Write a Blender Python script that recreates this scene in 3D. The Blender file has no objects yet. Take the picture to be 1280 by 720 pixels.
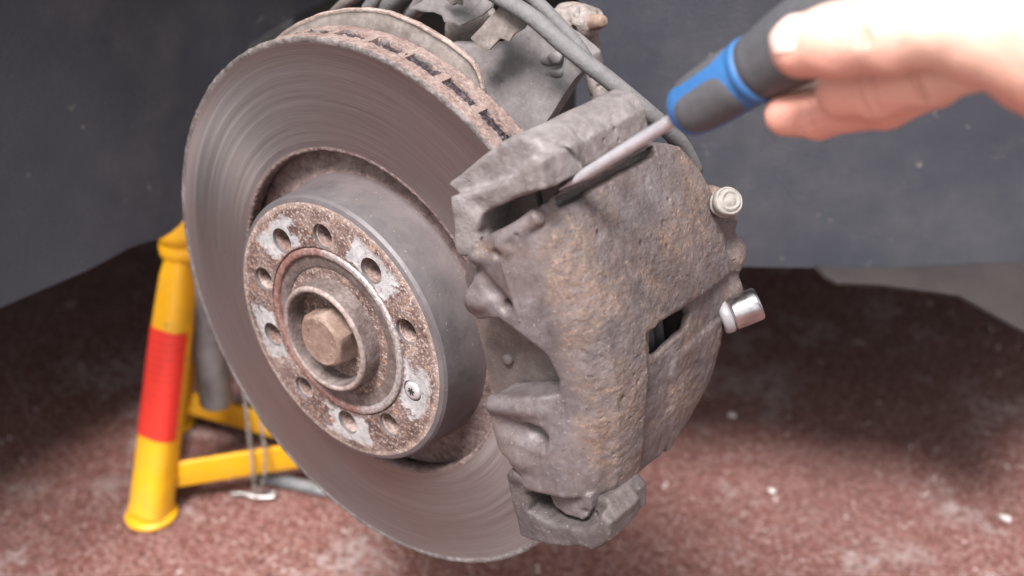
import bpy, bmesh, math, random
import numpy as np
from mathutils import Matrix, Vector, Euler
random.seed(7)
C = bpy.context.scene.collection
sc = bpy.context.scene
R = math.radians

# ------------------------------------------------------------------ camera
cam_d = bpy.data.cameras.new("camera")
cam = bpy.data.objects.new("camera", cam_d)
C.objects.link(cam)
YAW, PIT = -.676, -.5149
cam.location = (.4277, -.4034, .3475)
cam.rotation_euler = (R(90) + PIT, 0, -YAW)
cam_d.sensor_width = 36
cam_d.lens = 43.2
cam_d.clip_start = .02
cam_d.clip_end = 500
cam_d.dof.use_dof = True
cam_d.dof.focus_distance = .605
cam_d.dof.aperture_fstop = 6.3
sc.camera = cam

# ------------------------------------------------------------------ sky, sun, exposure
W = bpy.data.worlds.new("World")
sc.world = W
W.use_nodes = True
wn = W.node_tree
sky = wn.nodes.new("ShaderNodeTexSky")
sky.sky_type = 'NISHITA'
sky.sun_disc = False
SUN_EL, SUN_AZ = R(60), R(160)          # azimuth of the sun: from the open side of the car
sky.sun_elevation = SUN_EL
sky.sun_rotation = SUN_AZ
sky.dust_density = 4.0
hs = wn.nodes.new("ShaderNodeHueSaturation")
hs.inputs["Saturation"].default_value = .12   # thin bright cloud: nearly white light
wn.links.new(sky.outputs[0], hs.inputs["Color"])
bg = wn.nodes["Background"]
wn.links.new(hs.outputs[0], bg.inputs[0])
bg.inputs[1].default_value = .09
sun_d = bpy.data.lights.new("sun", 'SUN')
sun_d.energy = 3.0
sun_d.angle = R(16)
sun_d.color = (1, .955, .95)
sun = bpy.data.objects.new("sun", sun_d)
C.objects.link(sun)
sdir = Vector((math.sin(SUN_AZ) * math.cos(SUN_EL), math.cos(SUN_AZ) * math.cos(SUN_EL), math.sin(SUN_EL)))
sun.rotation_euler = sdir.to_track_quat('Z', 'Y').to_euler()
sun.location = sdir * 5
sc.view_settings.view_transform = 'Standard'
sc.view_settings.look = 'None'
sc.view_settings.gamma = 1
sc.view_settings.exposure = 1.42
sc.cycles.max_bounces = 6

# ------------------------------------------------------------------ node helpers
class NB:
    def __init__(s, name):
        s.m = bpy.data.materials.new(name)
        s.m.use_nodes = True
        s.t = s.m.node_tree
        s.b = s.t.nodes["Principled BSDF"]
        s.tc = s.t.nodes.new("ShaderNodeTexCoord").outputs["Object"]

    def n(s, ty, ins=None, **props):
        nd = s.t.nodes.new(ty)
        for k, v in props.items():
            setattr(nd, k, v)
        for k, v in (ins or {}).items():
            if isinstance(v, bpy.types.NodeSocket):
                s.t.links.new(v, nd.inputs[k])
            else:
                nd.inputs[k].default_value = v
        return nd

    def noise(s, scale, detail=5, rough=.6, vec=None, dist=0.):
        return s.n("ShaderNodeTexNoise", {"Vector": vec if vec is not None else s.tc, "Scale": scale, "Detail": detail,
                                          "Roughness": rough, "Distortion": dist}).outputs["Fac"]

    def vor(s, scale, feature='F1', vec=None, out="Distance"):
        return s.n("ShaderNodeTexVoronoi", {"Vector": vec if vec is not None else s.tc, "Scale": scale}, feature=feature).outputs[out]

    def ramp(s, fac, stops):
        nd = s.t.nodes.new("ShaderNodeValToRGB")
        cr = nd.color_ramp
        while len(cr.elements) < len(stops):
            cr.elements.new(.5)
        for e, (p, c) in zip(cr.elements, stops):
            e.position = p
            e.color = (*c, 1) if not isinstance(c, (int, float)) else (c, c, c, 1)
        s.t.links.new(fac, nd.inputs[0])
        return nd.outputs[0]

    def mix(s, f, a, b, blend='MIX'):
        nd = s.n("ShaderNodeMix", data_type='RGBA', blend_type=blend)
        for i, v in ((0, f), (6, a), (7, b)):
            if isinstance(v, bpy.types.NodeSocket):
                s.t.links.new(v, nd.inputs[i])
            elif i == 0:
                nd.inputs[0].default_value = v
            else:
                nd.inputs[i].default_value = (*v, 1)
        return nd.outputs[2]

    def math(s, op, a, b=None, c=None):
        nd = s.t.nodes.new("ShaderNodeMath")
        nd.operation = op
        for i, v in enumerate((a, b, c)):
            if v is None:
                continue
            if isinstance(v, bpy.types.NodeSocket):
                s.t.links.new(v, nd.inputs[i])
            else:
                nd.inputs[i].default_value = v
        return nd.outputs[0]

    def sep(s, v=None):
        return s.n("ShaderNodeSeparateXYZ", {0: v if v is not None else s.tc}).outputs

    def comb(s, x, y, z):
        return s.n("ShaderNodeCombineXYZ", {0: x, 1: y, 2: z}).outputs[0]

    def bump(s, h, dist, strength=1., nrm=None):
        ins = {"Height": h, "Distance": dist, "Strength": strength}
        if nrm is not None:
            ins["Normal"] = nrm
        return s.n("ShaderNodeBump", ins).outputs[0]

    def set(s, **kw):
        names = {"col": "Base Color", "rough": "Roughness", "metal": "Metallic", "nrm": "Normal", "aniso": "Anisotropic",
                 "tan": "Tangent", "spec": "Specular IOR Level", "sss": "Subsurface Weight", "coat": "Coat Weight"}
        for k, v in kw.items():
            i = s.b.inputs[names[k]]
            if isinstance(v, bpy.types.NodeSocket):
                s.t.links.new(v, i)
            elif k == "col":
                i.default_value = (*v, 1)
            else:
                i.default_value = v
        return s.m


def simple(name, col, rough=.6, metal=0., var=.15, scale=80., bump=.0003, bscale=400.):
    b = NB(name)
    n = b.noise(scale, 5, .65)
    d = tuple(c * (1 - var * 1.6) for c in col)
    l = tuple(min(1, c * (1 + var)) for c in col)
    c = b.ramp(n, [(.3, d), (.5, col), (.72, l)])
    return b.set(col=c, rough=rough, metal=metal, nrm=b.bump(b.noise(bscale, 4, .6), bump))


def cast_iron(name, dark, mid, light, rust=.5, rust_dir=False, bs=1.):
    b = NB(name)
    n = b.noise(45, 9, .68)
    n2 = b.noise(260, 5, .7)
    f = b.math('ADD', b.math('MULTIPLY', n, .65), b.math('MULTIPLY', n2, .35))
    c = b.ramp(f, [(.36, dark), (.5, mid), (.63, light)])
    rm = b.noise(30, 6, .6, dist=.6)
    if rust_dir:                                   # rust on the wide outer plate (object x = radius)
        xyz = b.sep()
        rd = b.math('SMOOTHSTEP' if False else 'MULTIPLY_ADD', b.math('SUBTRACT', xyz[0], .004), 26., .0)
        rd = b.math('MINIMUM', b.math('MAXIMUM', rd, 0), .14)
        rm = b.math('ADD', rm, b.math('SUBTRACT', rd, .05))
    rm = b.ramp(rm, [(.60 - .12 * rust, 0), (.78 - .12 * rust, 1)])
    sp = b.ramp(b.noise(620, 4, .65), [(.50, 0), (.60, 1)])
    stain = b.ramp(b.noise(38, 7, .7), [(.46, 0), (.62, 1)])
    c = b.mix(b.math('MULTIPLY', stain, .45 if rust_dir else .15), c, (.085, .062, .054))
    rc = b.ramp(b.noise(150, 4, .6), [(.35, (.13, .07, .045)), (.55, (.24, .145, .09)), (.7, (.40, .26, .17))])
    c = b.mix(b.math('MULTIPLY', rm, b.math('MULTIPLY_ADD', sp, .50, .16)), c, rc)
    ws = b.ramp(b.noise(700, 2, .5), [(.66, 0), (.72, 1)])
    c = b.mix(b.math('MULTIPLY', ws, .35), c, (.36, .31, .28))
    dk_ = b.ramp(b.noise(330, 4, .7), [(.30, 1), (.40, 0)])
    c = b.mix(b.math('MULTIPLY', dk_, .55 if rust_dir else .3), c, (.035, .027, .025))
    pits = b.ramp(b.vor(330), [(.0, 0), (.35, 1)])
    if rust_dir:                                   # the clamp front is smoother than the weathered outer plate
        xyz = b.sep()
        reg = b.math('ADD', b.math('MULTIPLY', b.math('SUBTRACT', xyz[0], .0085), 110.), b.math('MULTIPLY_ADD', b.noise(22, 4, .6), 2., -1.))
        reg = b.math('MINIMUM', b.math('MAXIMUM', reg, .0), 1.)
        reg = b.math('MULTIPLY_ADD', reg, .85, .15)
    else:
        reg = .5
    bigpit = b.ramp(b.vor(130), [(.0, 0), (.22, 1)])
    pm = b.ramp(b.noise(60, 3, .6), [(.52, 0), (.6, 1)])
    h = b.math('ADD', b.math('MULTIPLY', b.noise(150, 5, .62), .55), b.math('MULTIPLY', pits, .14))
    h = b.math('SUBTRACT', h, b.math('MULTIPLY', b.math('SUBTRACT', 1., bigpit), b.math('MULTIPLY', pm, .8)))
    h = b.math('ADD', h, b.math('MULTIPLY', b.noise(700, 4, .75), .22))
    nrm = b.bump(b.math('MULTIPLY', h, reg), .0021 * bs)
    ro = b.math('MULTIPLY_ADD', reg, .25, .50) if rust_dir else .68
    return b.set(col=c, rough=ro, nrm=nrm, spec=.5)


# ------------------------------------------------------------------ mesh helpers
FR = {}                                            # thing -> world matrix


def tag(o, label=None, cat=None, group=None, kind=None):
    if label: o["label"] = label
    if cat: o["category"] = cat
    if group: o["group"] = group
    if kind: o["kind"] = kind
    return o


def thing(name, label, cat, M=None, group=None):
    o = bpy.data.objects.new(name, None)
    C.objects.link(o)
    o.empty_display_size = .02
    o.matrix_world = M if M is not None else Matrix()
    FR[o.name] = (M.copy() if M is not None else Matrix())
    return tag(o, label, cat, group)


def mesh(name, V, F, mats, parent=None, M=None, smooth=True, mi=None, sharp=None):
    """V in frame M (default: the parent's own frame)."""
    V = np.asarray(V, dtype=np.float64).reshape(-1, 3)
    PM = Matrix()
    p = parent
    if p is not None:
        PM = FR[p.name]
    if M is not None:
        T = np.array(PM.inverted() @ M)
        V = V @ T[:3, :3].T + T[:3, 3]
    me = bpy.data.meshes.new(name)
    if isinstance(F, np.ndarray):
        nf, k = F.shape
        me.vertices.add(len(V)); me.vertices.foreach_set("co", V.ravel())
        me.loops.add(nf * k); me.loops.foreach_set("vertex_index", F.ravel().astype(np.int32))
        me.polygons.add(nf)
        me.polygons.foreach_set("loop_start", np.arange(0, nf * k, k, dtype=np.int32))
        me.polygons.foreach_set("loop_total", np.full(nf, k, dtype=np.int32))
        me.update(calc_edges=True)
    else:
        me.from_pydata([tuple(v) for v in V], [], F)
    for m in (mats if isinstance(mats, (list, tuple)) else [mats]):
        me.materials.append(m)
    if mi is not None:
        me.polygons.foreach_set("material_index", np.asarray(mi, dtype=np.int32))
    me.polygons.foreach_set("use_smooth", [smooth] * len(me.polygons))
    if sharp:
        me.set_sharp_from_angle(angle=R(sharp))
    me.validate()
    o = bpy.data.objects.new(name, me)
    C.objects.link(o)
    FR[o.name] = PM.copy()
    if p is not None:
        o.parent = p
    return o


def lathe(pts, seg=96, closed=False, arc=None):
    """pts: (radius, height) -> verts round local Z"""
    full = arc is None
    a0, a1 = (0, 2 * math.pi) if full else arc
    ns = seg if full else seg + 1
    ang = np.linspace(a0, a1, seg + 1)[:ns]
    P = np.array(pts, float)
    V = np.stack([np.outer(np.cos(ang), P[:, 0]), np.outer(np.sin(ang), P[:, 0]), np.tile(P[:, 1], (ns, 1))], -1).reshape(-1, 3)
    k = len(P)
    F = []
    kk = k if closed else k - 1
    i = np.arange(seg)[:, None]
    j = np.arange(kk)[None, :]
    i2 = (i + 1) % ns
    j2 = (j + 1) % k
    F = np.stack([i * k + j, i2 * k + j, i2 * k + j2, i * k + j2], -1).reshape(-1, 4)
    return V, F


def frame(o, z, x=(1, 0, 0)):
    z = Vector(z).normalized()
    x = Vector(x)
    y = z.cross(x).normalized()
    x = y.cross(z)
    M = Matrix((x, y, z)).transposed().to_4x4()
    M.translation = Vector(o)
    return M


def tube(path, rad, seg=16, res=8, cap=True):
    """catmull-rom tube along points; rad scalar or per point"""
    P = np.array(path, float)
    rr = np.full(len(P), rad) if np.isscalar(rad) else np.array(rad, float)
    Q, RR = [], []
    n = len(P)
    for i in range(n - 1):
        p0, p1, p2, p3 = P[max(i - 1, 0)], P[i], P[i + 1], P[min(i + 2, n - 1)]
        for t in np.arange(res) / res:
            Q.append(.5 * ((2 * p1) + (-p0 + p2) * t + (2 * p0 - 5 * p1 + 4 * p2 - p3) * t * t + (-p0 + 3 * p1 - 3 * p2 + p3) * t ** 3))
            RR.append(rr[i] * (1 - t) + rr[i + 1] * t)
    Q.append(P[-1]); RR.append(rr[-1])
    Q = np.array(Q)
    T = np.gradient(Q, axis=0)
    T /= np.linalg.norm(T, axis=1)[:, None]
    up = np.array([.13, .21, 1.]); N = []
    nrm = np.cross(T[0], up)
    for t in T:
        nrm = nrm - t * (nrm @ t)
        nrm /= np.linalg.norm(nrm)
        N.append(nrm)
    N = np.array(N); B = np.cross(T, N)
    a = np.linspace(0, 2 * np.pi, seg, endpoint=False)
    V = (Q[:, None] + (np.cos(a)[None, :, None] * N[:, None] + np.sin(a)[None, :, None] * B[:, None]) * np.array(RR)[:, None, None]).reshape(-1, 3)
    F = [[i * seg + j, i * seg + (j + 1) % seg, (i + 1) * seg + (j + 1) % seg, (i + 1) * seg + j] for i in range(len(Q) - 1) for j in range(seg)]
    if cap:
        F.append(list(range(seg))[::-1])
        F.append([(len(Q) - 1) * seg + j for j in range(seg)])
    return V, F


def prism(poly, z0, z1, bevel=0., seg=2):
    """2D polygon extruded in z with bevelled edges"""
    bm = bmesh.new()
    vs = [bm.verts.new((x, y, z0)) for x, y in poly]
    f = bm.faces.new(vs)
    r = bmesh.ops.extrude_face_region(bm, geom=[f])
    bmesh.ops.translate(bm, vec=(0, 0, z1 - z0), verts=[v for v in r["geom"] if isinstance(v, bmesh.types.BMVert)])
    bmesh.ops.recalc_face_normals(bm, faces=bm.faces)
    if bevel:
        bmesh.ops.bevel(bm, geom=list(bm.edges), offset=bevel, segments=seg, affect='EDGES', profile=.6)
    bm.verts.index_update()
    V = [v.co[:] for v in bm.verts]
    F = [[v.index for v in f.verts] for f in bm.faces]
    bm.free()
    return V, F


def boxm(lo, hi, bevel=0., seg=2):
    return prism([(lo[0], lo[1]), (hi[0], lo[1]), (hi[0], hi[1]), (lo[0], hi[1])], lo[2], hi[2], bevel, seg)


def join(*parts):
    V, F, off = [], [], 0
    for v, f in parts:
        V += [tuple(q) for q in v]
        F += [[i + off for i in g] for g in f]
        off += len(v)
    return V, F


def xf(vf, M):
    v, f = vf
    T = np.array(M)
    return np.asarray(v) @ T[:3, :3].T + T[:3, 3], f


def bool_diff(o, cutters):
    """subtract cutter meshes (V, F) in the object's frame; result baked into o.data"""
    v, f = join(*cutters)
    me = bpy.data.meshes.new("cut")
    me.from_pydata([tuple(q) for q in v], [], [list(map(int, g)) for g in f])
    co = bpy.data.objects.new("cut", me)
    C.objects.link(co)
    co.matrix_world = FR[o.name]
    m = o.modifiers.new("b", 'BOOLEAN')
    m.operation = 'DIFFERENCE'; m.object = co; m.solver = 'EXACT'
    bpy.context.view_layer.update()
    dg = bpy.context.evaluated_depsgraph_get()
    nm = bpy.data.meshes.new_from_object(o.evaluated_get(dg))
    nm.name = o.data.name
    o.modifiers.clear()
    o.data = nm
    bpy.data.objects.remove(co)
    return o

# ------------------------------------------------------------------ signed-distance modelling (millimetres)
rng = np.random.RandomState(5)


def smin(a, b, k):
    if k <= 0: return np.minimum(a, b)
    h = np.clip(.5 + .5 * (b - a) / k, 0, 1)
    return b + (a - b) * h - k * h * (1 - h)


def smax(a, b, k): return -smin(-a, -b, k)


class Vol:
    def __init__(s, lo, hi, h):
        s.lo, s.h = np.array(lo, float), h
        s.ax = [np.arange(lo[i], hi[i] + h, h, dtype=np.float32) for i in range(3)]
        s.F = np.full([len(a) for a in s.ax], 50., np.float32)

    def sub(s, bb, m):
        if bb is None:
            sl = tuple(slice(None) for _ in range(3))
        else:
            sl = tuple(slice(max(0, int((bb[0][i] - m - s.lo[i]) / s.h)), max(1, int((bb[1][i] + m - s.lo[i]) / s.h) + 2)) for i in range(3))
        x, y, z = s.ax[0][sl[0]][:, None, None], s.ax[1][sl[1]][None, :, None], s.ax[2][sl[2]][None, None, :]
        return sl, x, y, z

    def add(s, fn, k=2., bb=None):
        sl, x, y, z = s.sub(bb, 2 * k + 3)
        s.F[sl] = smin(s.F[sl], fn(x, y, z), k)

    def cut(s, fn, k=2., bb=None):
        sl, x, y, z = s.sub(bb, 2 * k + 3)
        s.F[sl] = smax(s.F[sl], -fn(x, y, z), k)

    def keep(s, fn, k=2.):
        sl, x, y, z = s.sub(None, 0)
        s.F = smax(s.F, np.broadcast_to(fn(x, y, z), s.F.shape), k)

    def noise(s, scale, amp, seed=0, mask=None):
        r = np.random.RandomState(seed)
        N = [int((a[-1] - a[0]) / scale) + 3 for a in s.ax]
        L = (r.rand(*N).astype(np.float32) * 2 - 1)
        for d in range(3):
            u = (s.ax[d] - s.ax[d][0]) / scale
            i = u.astype(int); f = u - i
            f = f * f * (3 - 2 * f)
            A = np.take(L, i, axis=d); B = np.take(L, i + 1, axis=d)
            sh = [1, 1, 1]; sh[d] = -1
            f = f.reshape(sh).astype(np.float32)
            L = A * (1 - f) + B * f
        s.F += L * amp if mask is None else L * amp * mask

    def mesh(s):
        """surface nets"""
        F = s.F
        ins = F < 0
        nx, ny, nz = F.shape
        c = np.zeros((nx - 1, ny - 1, nz - 1), np.int8)
        for dx in (0, 1):
            for dy in (0, 1):
                for dz in (0, 1):
                    c += ins[dx:nx - 1 + dx, dy:ny - 1 + dy, dz:nz - 1 + dz]
        act = (c > 0) & (c < 8)
        I = np.argwhere(act)
        idx = np.full(act.shape, -1, np.int32)
        idx[act] = np.arange(len(I))
        P = np.zeros((len(I), 3)); Wt = np.zeros(len(I))
        corners = [(0, 0, 0), (1, 0, 0), (0, 1, 0), (1, 1, 0), (0, 0, 1), (1, 0, 1), (0, 1, 1), (1, 1, 1)]
        val = [F[I[:, 0] + a, I[:, 1] + b, I[:, 2] + d] for a, b, d in corners]
        for i in range(8):
            for d in range(3):
                if corners[i][d] == 0:
                    jc = list(corners[i]); jc[d] = 1
                    j = corners.index(tuple(jc))
                    m = (val[i] < 0) != (val[j] < 0)
                    t = np.where(m, val[i] / np.where(m, val[i] - val[j], 1), 0)
                    q = np.tile(np.array(corners[i], float), (len(I), 1))
                    q[:, d] += t
                    P[m] += q[m]; Wt += m
        V = (I + P / Wt[:, None]) * s.h + s.lo
        Q = []
        for d in range(3):
            e = [slice(1, -1)] * 3
            a = [slice(1, n - 1) for n in F.shape]
            a[d] = slice(0, F.shape[d] - 1)
            b = list(a); b[d] = slice(1, F.shape[d])
            A, B = ins[tuple(a)], ins[tuple(b)]
            E = np.argwhere(A != B)
            off = np.array([1, 1, 1]); off[d] = 0
            E = E + off
            fl = ins[E[:, 0], E[:, 1], E[:, 2]]
            u, w = [(1, 2), (2, 0), (0, 1)][d]
            def cell(du, dw):
                q = E.copy(); q[:, u] -= du; q[:, w] -= dw
                return idx[q[:, 0], q[:, 1], q[:, 2]]
            quad = np.stack([cell(1, 1), cell(0, 1), cell(0, 0), cell(1, 0)], 1)
            quad[~fl] = quad[~fl][:, ::-1]
            Q.append(quad)
        Q = np.concatenate(Q)
        Q = Q[(Q >= 0).all(1)]
        return V, Q.astype(np.int32)


def sd_poly(u, v, pts):
    """signed distance to polygon, u and v broadcastable"""
    P = np.array(pts, np.float32)
    u, v = np.broadcast_arrays(u, v)
    d = np.full(u.shape, 1e9, np.float32)
    s = np.ones(u.shape, np.float32)
    n = len(P)
    for i in range(n):
        a, b = P[i], P[i - 1]
        ex, ey = b - a
        wx, wy = u - a[0], v - a[1]
        t = np.clip((wx * ex + wy * ey) / (ex * ex + ey * ey), 0, 1)
        d = np.minimum(d, (wx - ex * t) ** 2 + (wy - ey * t) ** 2)
        c1, c2, c3 = v >= a[1], v < b[1], ex * wy > ey * wx
        s = np.where((c1 & c2 & c3) | (~c1 & ~c2 & ~c3), -s, s)
    return s * np.sqrt(d)


def cone(a, b, ra, rb=None):
    rb = ra if rb is None else rb
    a, b = np.array(a, float), np.array(b, float)
    e = b - a; L = e @ e + 1e-9
    def f(x, y, z):
        wx, wy, wz = x - a[0], y - a[1], z - a[2]
        t = np.clip((wx * e[0] + wy * e[1] + wz * e[2]) / L, 0, 1)
        return (np.sqrt((wx - e[0] * t) ** 2 + (wy - e[1] * t) ** 2 + (wz - e[2] * t) ** 2) - (ra + (rb - ra) * t)).astype(np.float32)
    m = max(ra, rb)
    return f, (np.minimum(a, b) - m, np.maximum(a, b) + m)


def ell(c, r):
    def f(x, y, z):
        q = np.sqrt(((x - c[0]) / r[0]) ** 2 + ((y - c[1]) / r[1]) ** 2 + ((z - c[2]) / r[2]) ** 2)
        return ((q - 1) * min(r)).astype(np.float32)
    return f, (np.array(c) - r, np.array(c) + r)


def ext(poly, axes, lo, hi, k=1.5, rot=None):
    """polygon on two axes extruded along the third between lo and hi"""
    w = 3 - axes[0] - axes[1]
    def f(*q):
        d = sd_poly(q[axes[0]], q[axes[1]], poly)
        e = np.abs(q[w] - (lo + hi) / 2) - (hi - lo) / 2
        return smax(d, e, k).astype(np.float32)
    P = np.array(poly)
    L, H = np.zeros(3), np.zeros(3)
    for i, a in enumerate(axes):
        L[a], H[a] = P[:, i].min(), P[:, i].max()
    L[w], H[w] = lo, hi
    return f, (L, H)


# ------------------------------------------------------------------ frames
M_D = Matrix(((1, 0, 0, 0), (0, 0, -1, 0), (0, 1, 0, 0), (0, 0, 0, 1)))      # x, z-up, axis towards the viewer
th = R(16.5)
er, et, ea = Vector((math.cos(th), 0, math.sin(th))), Vector((-math.sin(th), 0, math.cos(th))), Vector((0, -1, 0))
M_C = Matrix((er, et, ea)).transposed().to_4x4()                              # caliper axes: radial, tangential, axial
M_CT = M_C.copy(); M_CT.translation = er * .16                                # its thing's own origin
OFF = np.array([160., 0, 0])
MM = .001

# ------------------------------------------------------------------ materials
m_cast = cast_iron("dusty cast iron", (.060, .048, .047), (.098, .082, .082), (.148, .128, .129), .9, True)
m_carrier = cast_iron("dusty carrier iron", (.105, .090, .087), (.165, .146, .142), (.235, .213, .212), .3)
m_carrier_shade = cast_iron("shaded carrier iron", (.038, .031, .030), (.064, .053, .051), (.10, .085, .083), .2)  # lower arm's shade put into a darker copy of the carrier iron
m_knuckle = cast_iron("dusty grey steel", (.11, .098, .097), (.155, .140, .140), (.21, .193, .193), .05, False, .5)
m_lump = cast_iron("crusted grey iron", (.11, .092, .083), (.19, .163, .15), (.29, .255, .235), .3, False, 1.6)
m_dark = simple("recess shade black", (.018, .018, .02), .6)
m_boot = simple("dusty rubber boot", (.045, .043, .045), .5)
m_backplate = cast_iron("pad backing steel", (.065, .05, .047), (.105, .084, .078), (.15, .125, .118), .3, False, .3)
m_friction = simple("pad friction lining", (.03, .028, .028), .9)
m_cap = simple("grey rubber cap", (.24, .22, .20), .8, 0, .2, 200)
m_boltrust = cast_iron("brown rusted bolt", (.11, .068, .05), (.18, .12, .092), (.27, .195, .16), .3, False, .45)


def m_disc_face():
    b = NB("machined disc face")
    x = b.sep()
    r = b.math('SQRT', b.math('ADD', b.math('MULTIPLY', x[0], x[0]), b.math('MULTIPLY', x[1], x[1])))
    ang = b.math('ARCTAN2', x[1], x[0])
    v = b.comb(b.math('MULTIPLY', r, 1.), b.math('MULTIPLY', ang, .0007), 0.)
    n1 = b.noise(1500, 3, .7, v)
    n2 = b.noise(220, 3, .6, v)
    n3 = b.noise(9, 3, .5)
    v2 = b.comb(r, b.math('MULTIPLY', ang, .0009), 3.)
    n4 = b.noise(2600, 2, .6, v2)
    f = b.math('ADD', b.math('MULTIPLY', n1, .3), b.math('ADD', b.math('MULTIPLY', n2, .15), b.math('MULTIPLY', n4, .55)))
    c = b.ramp(f, [(.36, (.20, .195, .195)), (.5, (.27, .263, .263)), (.64, (.345, .338, .338))])
    gr = b.ramp(n4, [(.68, 0), (.76, 1)])
    c = b.mix(b.math('MULTIPLY', gr, .3), c, (.50, .48, .47))
    c = b.mix(b.math('MULTIPLY', b.ramp(n3, [(.35, 0), (.65, 1)]), .45), c, (.27, .215, .195))
    tan = b.n("ShaderNodeTangent", direction_type='RADIAL', axis='Z').outputs[0]
    h = b.math('ADD', b.math('MULTIPLY', n1, .5), b.math('MULTIPLY', n4, .35))
    return b.set(col=c, metal=.88, rough=b.ramp(n2, [(.3, .32), (.7, .42)]), aniso=.8, tan=tan, nrm=b.bump(h, .00006))


m_face = m_disc_face()


def rust_mat(name, c0, c1, c2, s=300., dist=.0012, rough=.9):
    b = NB(name)
    n = b.noise(s, 7, .75)
    c = b.ramp(b.math('ADD', b.math('MULTIPLY', n, .6), b.math('MULTIPLY', b.noise(45, 4, .6), .4)), [(.38, c0), (.5, c1), (.62, c2)])
    return b.set(col=c, rough=rough, nrm=b.bump(b.math('ADD', n, b.math('MULTIPLY', b.vor(s * 2), .3)), dist), spec=.25)


m_rim = rust_mat("pink brown rim rust", (.12, .078, .068), (.225, .160, .140), (.33, .262, .238), 420)
m_rimdark = rust_mat("dark vent crust", (.018, .014, .018), (.075, .058, .068), (.24, .20, .215), 650, .003)
m_lip = rust_mat("dark edge lip", (.05, .043, .041), (.11, .095, .09), (.22, .195, .188), 350, .0006, .7)
m_recess = rust_mat("rusty recess", (.07, .045, .042), (.14, .098, .09), (.21, .16, .15), 260, .0008)
m_shield = rust_mat("dusty splash shield", (.11, .09, .082), (.155, .132, .12), (.225, .195, .178), 160, .0004, .75)
m_shieldlip = rust_mat("shield lip rust", (.16, .11, .09), (.28, .21, .185), (.42, .35, .31), 380, .001)


def m_hatwall():
    b = NB("grey hat wall")
    n = b.noise(60, 6, .6)
    sp = b.ramp(b.noise(600, 2, .5), [(.7, 0), (.76, 1)])
    x = b.sep()
    up = b.math('MULTIPLY_ADD', n, .8, b.math('MULTIPLY', x[2], -22.))
    dust = b.ramp(up, [(.05, 0), (.75, 1)])
    c = b.ramp(n, [(.3, (.078, .069, .071)), (.6, (.112, .100, .103)), (.8, (.15, .134, .135))])
    c = b.mix(b.math('MULTIPLY', dust, .6), c, (.15, .115, .108))
    c = b.mix(b.math('MULTIPLY', sp, .5), c, (.4, .36, .34))
    return b.set(col=c, rough=.52, metal=.12, nrm=b.bump(b.math('ADD', n, b.math('MULTIPLY', b.noise(900, 3, .6), .12)), .0006))


m_hat = m_hatwall()


def m_hatface_():
    b = NB("hat mounting face")
    x = b.sep()
    r = b.math('MULTIPLY', b.math('SQRT', b.math('ADD', b.math('MULTIPLY', x[0], x[0]), b.math('MULTIPLY', x[1], x[1]))), 1000.)
    ang = b.math('MULTIPLY', b.math('ARCTAN2', x[1], x[0]), 180 / math.pi)
    w = b.noise(90, 5, .65)
    q = b.math('SUBTRACT', b.math('PINGPONG', b.math('ADD', ang, -57.9 + 720), 36.), 0.)   # 0 at the centre of a bright patch
    warp = b.math('MULTIPLY_ADD', w, 34., -17.)
    pa = b.ramp(b.math('DIVIDE', b.math('ADD', b.math('SUBTRACT', 19., q), warp), 10.), [(.3, 0), (.55, 1)])
    pr = b.ramp(b.math('DIVIDE', b.math('ADD', b.math('SUBTRACT', 72.0, r), b.math('MULTIPLY', warp, .45)), 10.), [(.2, 0), (.6, 1)])
    pi = b.ramp(b.math('DIVIDE', b.math('ADD', b.math('SUBTRACT', r, 50.5), b.math('MULTIPLY', warp, .2)), 10.), [(.0, 0), (.2, 1)])
    spk = b.noise(420, 5, .75)
    hole_ = b.ramp(spk, [(.36, 0), (.46, 1)])
    patch = b.math('MULTIPLY', b.math('MULTIPLY', pa, pr), b.math('MULTIPLY', pi, b.math('MULTIPLY_ADD', hole_, .6, .35)))
    rust = b.ramp(b.math('ADD', b.math('MULTIPLY', b.noise(60, 7, .75), .75), b.math('MULTIPLY', spk, .25)),
                  [(.37, (.045, .024, .02)), (.46, (.10, .058, .049)), (.55, (.165, .112, .098)), (.64, (.30, .24, .222))])
    lite = b.ramp(b.noise(620, 4, .7), [(.54, 0), (.62, 1)])
    rust = b.mix(b.math('MULTIPLY', lite, .65), rust, (.50, .44, .40))
    orng = b.ramp(b.noise(250, 3, .6), [(.60, 0), (.68, 1)])
    rust = b.mix(b.math('MULTIPLY', orng, .55), rust, (.42, .21, .09))
    edge = b.ramp(b.math('ADD', r, b.math('MULTIPLY', warp, .3)), [(.0, 0), (1, 1)])
    er_ = b.ramp(b.math('DIVIDE', b.math('SUBTRACT', b.math('ADD', r, b.math('MULTIPLY', warp, .25)), 70.), 6.), [(.1, 0), (.5, 1)])
    rust = b.mix(b.math('MULTIPLY', er_, b.math('MULTIPLY_ADD', lite, .4, .3)), rust, (.50, .40, .34))
    zinc = b.ramp(b.noise(160, 5, .7), [(.3, (.30, .30, .30)), (.5, (.46, .46, .47)), (.7, (.62, .62, .63))])
    c = b.mix(patch, rust, zinc)
    h = b.math('ADD', b.math('MULTIPLY', spk, b.math('MULTIPLY_ADD', patch, -.75, 1.)), b.math('MULTIPLY', b.noise(1300, 3, .6), .15))
    return b.set(col=c, metal=b.math('MULTIPLY', patch, .35), rough=b.math('MULTIPLY_ADD', patch, -.35, .82), nrm=b.bump(h, .0011), spec=.4)


m_hatface = m_hatface_()


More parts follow.
